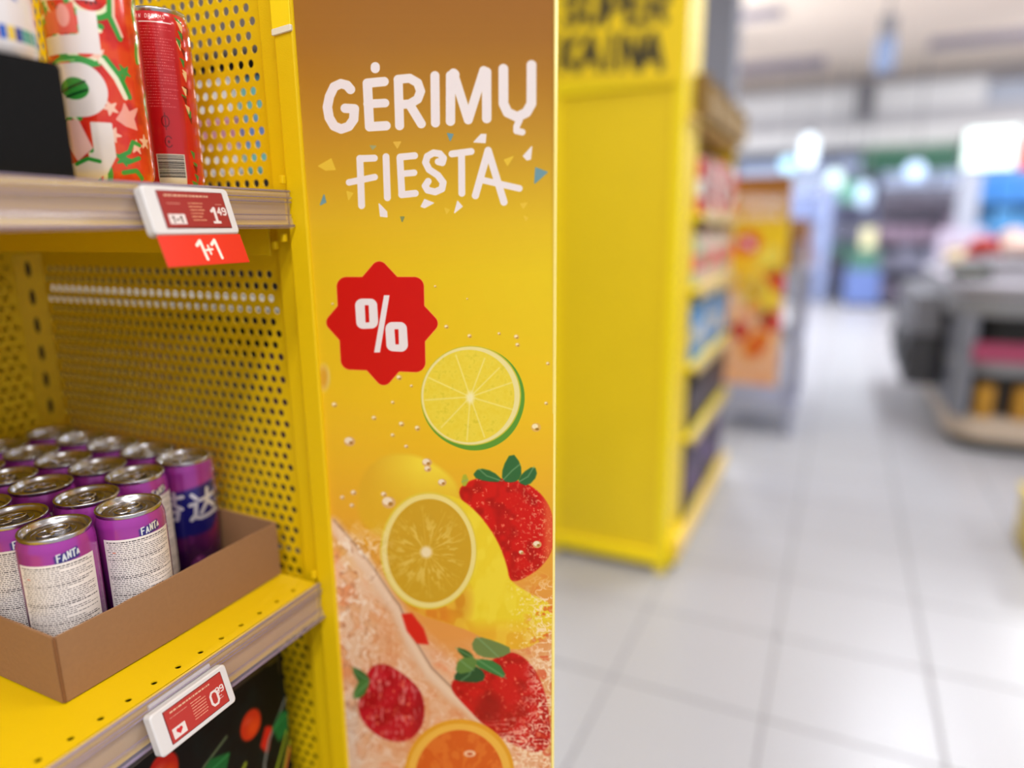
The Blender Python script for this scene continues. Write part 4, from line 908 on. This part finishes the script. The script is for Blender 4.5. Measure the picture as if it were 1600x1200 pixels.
bm = bmesh.new(); rounded(bm, -1.02, .02, .025, .90, .02, .19, .74, 4); bm_obj('end_cladding', bm, mat('cladding_grey', (112, 114, 124), .5), isl)
for k in range(3):
    y = -.42+k*.44
    bm = bmesh.new(); rounded(bm, -1.15, y, .10, .19, .06, .26, .56, 5); bm_obj('side_bin', bm, mat('side_bin_dark', (52, 52, 58), .6), isl)
    bm = bmesh.new(); rounded(bm, -1.15, y, .115, .205, .06, .57, .60, 5); rounded(bm, -1.14, y, .09, .18, .05, .60, .80, 5); bm_obj('side_tray', bm, mat('side_tray_grey', (104, 104, 112), .6), isl)
    box('side_label', (-1.268, y-.08, .36), (-1.251, y+.08, .46), mat('side_label_black', (24, 24, 30), .5), isl, bevel=.003)
for k in range(7):
    t = thing('golden_tin', 'golden tin in the low niche of the produce island, %s from its left' % ['first', 'second', 'third', 'fourth', 'fifth', 'sixth', 'seventh'][k], 'tin', (.76+k*.17, 4.345, .191), 'golden tins in the island niche')
    V, F, _ = lathe([(.001, 0), (.046, 0), (.048, .004), (.048, .17), (.046, .176)], 20); link_mesh('body', V, F, mat('tin_gold', (190, 140, 50) if k % 2 == 0 else (214, 176, 100), .35, metal=.4), t, smooth=True)
    V, F, _ = lathe([(.047, .172), (.049, .18), (.044, .181), (.001, .179)], 20); link_mesh('lid', V, F, mat('tin_lid', (150, 110, 60), .4, metal=.5), t, smooth=True)
for k, (x, y, sx, sy, h, rgb, lab) in enumerate([(.93, 4.80, .34, .34, .32, (216, 186, 176), 'pale pink heaped bag on the island top, nearest'), (1.34, 4.78, .38, .3, .30, (206, 176, 160), 'beige heaped bag on the island top, at the right edge'), (.67, 4.66, .15, .2, .07, (60, 62, 50), 'dark bin insert on the island top'),
                                                 (.86, 5.3, .28, .26, .26, (176, 50, 40), 'red produce pile on the island top'), (.78, 5.75, .36, .3, .16, (206, 188, 150), 'beige produce pile at the far end of the island'), (1.5, 5.35, .3, .3, .2, (216, 170, 160), 'pinkish produce pile behind the red one')]):
    t = thing('produce_bin', lab, 'produce', (x, y, .881)); mm = mat('produce_%d' % k, rgb, .7, vary=.25, bscale=25)
    bm = bmesh.new(); add_box(bm, -sx/2, -sy/2, 0, sx/2, sy/2, h*.45, bevel=.01); bm_obj('bin', bm, mat('bin_grey', (150, 148, 156), .5) if k != 2 else iblk, t)
    bm = bmesh.new(); rs = random.Random(k)
    for q in range(9):
        bmesh.ops.create_icosphere(bm, subdivisions=2, radius=.055, matrix=Matrix.Translation((rs.uniform(-sx*.32, sx*.32), rs.uniform(-sy*.32, sy*.32), h*.45+rs.uniform(.01, h*.35))) @ Matrix.Diagonal((1.2, 1, .9, 1)))
    bm_obj('heap', bm, mm, t, smooth=True)['kind'] = 'stuff'
# yellow bin just entering at the right
yb_ = thing('yellow_crate', 'yellow plastic crate just entering at the right edge of the floor', 'crate', (.885, 3.02, 0))
ycm = mat('crate_yellow', (214, 186, 40), .4)
bm = bmesh.new(); add_box(bm, -.17, -.12, 0, .17, .12, .012); add_box(bm, -.17, -.12, .012, -.158, .12, .22); add_box(bm, .158, -.12, .012, .17, .12, .22); add_box(bm, -.158, -.12, .012, .158, -.108, .22); add_box(bm, -.158, .108, .012, .158, .12, .22)
bm_obj('crate_body', bm, ycm, yb_); box('rim', (-.18, -.13, .20), (-.158, .13, .222), ycm, yb_, bevel=.003)

# far shop: shelving, bins, lamps, signs
def far_unit(label, x0, x1, y, z1, body, blocks):
    t = thing('far_shelf_unit', label, 'shelving', ((x0+x1)/2, y, 0)); hw = (x1-x0)/2
    mm = mat('farbody_%d_%d_%d' % body, body, .7)
    box('frame', (-hw, .1, 0), (hw, .4, z1), mm, t); n_ = max(2, int(z1/.4))
    for k in range(n_):
        z = .08+k*(z1-.1)/n_; box('shelf_board', (-hw, -.2, z), (hw, .1, z+.03), mm, t)
        bm = bmesh.new(); q = -hw; rs = random.Random(int(x0*100)+k)
        rgb = blocks[k % len(blocks)]
        while q < hw-.15:
            ww = rs.uniform(.12, .3); add_box(bm, q+.01, -.17, z+.031, min(q+ww, hw)-.01, .08, z+rs.uniform(.2, (z1-.1)/n_-.02), bevel=.006); q += ww
        o_ = bm_obj('goods', bm, mat('fargoods_%d_%d_%d' % rgb, rgb, .6, vary=.25, bscale=5), t); o_['kind'] = 'stuff'
    return t
far_unit('distant grey blue shelving unit left of the bright floor', -1.6, -.15, 12.6, 1.7, (140, 152, 190), [(120, 120, 130), (150, 130, 130), (150, 160, 190), (140, 155, 200)])
far_unit('distant shelving with a dark top row in the middle distance', .45, 1.55, 12.0, 1.75, (96, 96, 112), [(140, 130, 150), (120, 120, 140), (130, 110, 130), (60, 52, 66)])
far_unit('distant blue backed shelving unit at the right', 1.7, 3.4, 12.2, 1.95, (70, 120, 165), [(110, 130, 140), (120, 140, 140), (60, 120, 170), (40, 110, 180)])
far_unit('distant low goods table beyond the produce island', 1.1, 2.9, 9.4, .95, (150, 130, 118), [(200, 176, 150), (176, 90, 70)])
far_unit('distant violet grey wall unit behind the lamps', -.2, .5, 14.8, 2.2, (140, 146, 180), [(150, 150, 180), (120, 160, 150), (150, 150, 170), (130, 130, 160)])
box_ = thing('basket_stack', 'blue basket with green goods standing far down the bright aisle', 'basket', (.30, 11.6, 0))
bm = bmesh.new(); rounded(bm, 0, 0, .24, .2, .06, .06, .55); bm_obj('basket', bm, mat('basket_blue', (92, 112, 168), .5), box_)
bm = bmesh.new(); rounded(bm, 0, 0, .20, .18, .06, .55, .85); bm_obj('goods', bm, mat('goods_green', (66, 108, 96), .6, vary=.2, bscale=8), box_)
bm = bmesh.new(); rounded(bm, .02, 0, .10, .1, .05, .85, 1.15); bm_obj('top_bag', bm, mat('bag_cream', (206, 200, 160), .6), box_)
bm = bmesh.new(); rounded(bm, 0, 0, .22, .18, .05, 0, .06); bm_obj('wheel_base', bm, mat('kick_dark', (70, 62, 50), .7), box_)
wp = thing('white_totem', 'white upright promotional totem beyond the island', 'totem', (1.45, 11.2, 0))
box('panel', (-.13, -.03, .05), (.13, .03, 1.86), mat('totem_white', (150, 154, 168), .4), wp, bevel=.01); box('skirt', (-.30, -.1, .3), (.26, -.04, 1.12), mat('totem_pale', (170, 160, 180), .4), wp, bevel=.02); box('foot', (-.2, -.12, 0), (.2, .12, .05), ig, wp, bevel=.01)
lp = thing('light_column', 'slim pale blue column among the distant lamps', 'column', (-.30, 12.2, 0))
box('shaft', (-.09, -.05, 0), (.09, .05, 1.75), mat('col_blue', (140, 152, 190), .4), lp, bevel=.01); box('cap', (-.11, -.07, 1.75), (.11, .07, 1.8), il, lp, bevel=.01)
# green fascia sign with a lit white box and a red end
sg = thing('lit_sign', 'bright white lit box sign at the right end of the dark green band', 'sign', (1.96, 13.5, Z(1.12)))
box('housing', (-.36, 0, -.31), (.36, .15, .31), ig, sg, bevel=.01); box('lit_face', (-.34, -.012, -.29), (.34, 0, .29), mat('lit_white', (238, 255, 248), .4, emit=1.0), sg)
rs_ = thing('red_sign', 'red sign beside the white lit box sign', 'sign', (2.62, 13.5, Z(1.03)))
box('housing', (-.28, 0, -.27), (.28, .15, .27), ig, rs_, bevel=.01); box('lit_face', (-.26, -.012, -.25), (.26, 0, .25), mat('lit_red', (226, 50, 40), .4, emit=.6), rs_)
gb = thing('green_band', 'dark green fascia board left of the lit white sign', 'sign', (.6, 13.55, Z(1.0)))
box('board', (-.45, 0, -.17), (.98, .1, .22), mat('band_green', (36, 92, 70), .5), gb, bevel=.01); box('trim', (-.45, -.01, .2), (.98, .09, .26), mat('band_pale', (140, 160, 146), .5), gb)
def lamp(label, x, z, rx, rz, rgb, e, y=13.0):
    t = thing('hanging_lamp', label, 'lamp', (x, y, z), 'bright lamps in the distant shop')
    bm = bmesh.new(); bmesh.ops.create_uvsphere(bm, u_segments=20, v_segments=12, radius=1, matrix=Matrix.Diagonal((rx, .08, rz, 1)))
    bm_obj('globe', bm, mat('lamp_%d_%d' % (rgb[0], int(e*10)), rgb, .4, emit=e), t, smooth=True)
    bm = bmesh.new(); tube(bm, [(0, 0, rz*.95), (0, 0, CEIL-z)], .012, 6); bm_obj('cord', bm, ig, t)
    bm = bmesh.new(); rounded(bm, 0, 0, rx*.5, .05, .02, rz*.9, rz*1.1, 3); bm_obj('cap', bm, ig, t)
lamp('round pale blue lamp just above the distant banner', -.96, Z(.97), .13, .13, (176, 222, 246), 1.1)
lamp('tall oval white lamp right of the round blue one', -.66, Z(1.19), .13, .27, (232, 246, 255), 1.3)
lamp('small greenish white lamp below the tall oval lamp', -.22, Z(.70), .12, .16, (214, 240, 236), .8)
lamp('pale blue lamp over the middle of the far shop', .24, Z(.45), .12, .22, (190, 212, 240), .7)
lamp('round bluish lamp in front of the dark green band', .92, Z(.79), .15, .15, (196, 220, 255), .85)
gl = thing('green_lantern', 'mint green lantern between the distant lamps', 'lantern', (.02, 13.2, Z(.32)))
bm = bmesh.new(); rounded(bm, 0, 0, .26, .1, .08, 0, .36); bm_obj('shade', bm, mat('mint', (130, 190, 170), .5), gl); bm = bmesh.new(); tube(bm, [(0, 0, .36), (0, 0, CEIL-Z(.32))], .01, 6); bm_obj('cord', bm, ig, gl)
# hanging camera and bracket under the ceiling
hc = thing('hanging_monitor', 'small grey and blue device hanging from the beige ceiling', 'monitor', (.20, 8.0, Z(1.42)))
box('case', (-.09, -.06, .0), (.09, .06, .30), mat('mon_blue', (120, 136, 170), .4), hc, bevel=.02); box('arm', (-.06, -.03, .28), (.08, .03, .50), mat('mon_grey', (112, 110, 116), .5), hc, bevel=.01)
bm = bmesh.new(); tube(bm, [(0, 0, .48), (0, 0, CEIL-Z(1.42))], .012, 8); bm_obj('rod', bm, mat('mon_grey', (112, 110, 116), .5), hc)
br = thing('ceiling_bracket', 'dark grey bracket fixed on the white fascia beam', 'bracket', (.12, 13.9, Z(1.85)))
box('plate', (-.13, 0, -.12), (.13, .099, .5), mat('mon_grey', (112, 110, 116), .5), br, bevel=.01); box('arm', (-.05, -.2, .1), (.05, 0, .2), mat('mon_grey', (112, 110, 116), .5), br, bevel=.01)
# bright shop entrance glazing at the far end, behind the fascia
win = struct(thing('window_1', 'bright glazed shop entrance far away', 'window', (0, 16.5, 0))); del win['category']; del win['label']
for i in range(8):
    x = -3.2+i*.95; box('pane', (x, 0, .1), (x+.88, .02, 2.5), mat('pane_glow', (200, 214, 245), .3, emit=.6), win)
for i in range(9):
    x = -3.27+i*.95; box('mullion', (x, -.03, 0), (x+.06, .04, 2.56), il, win)
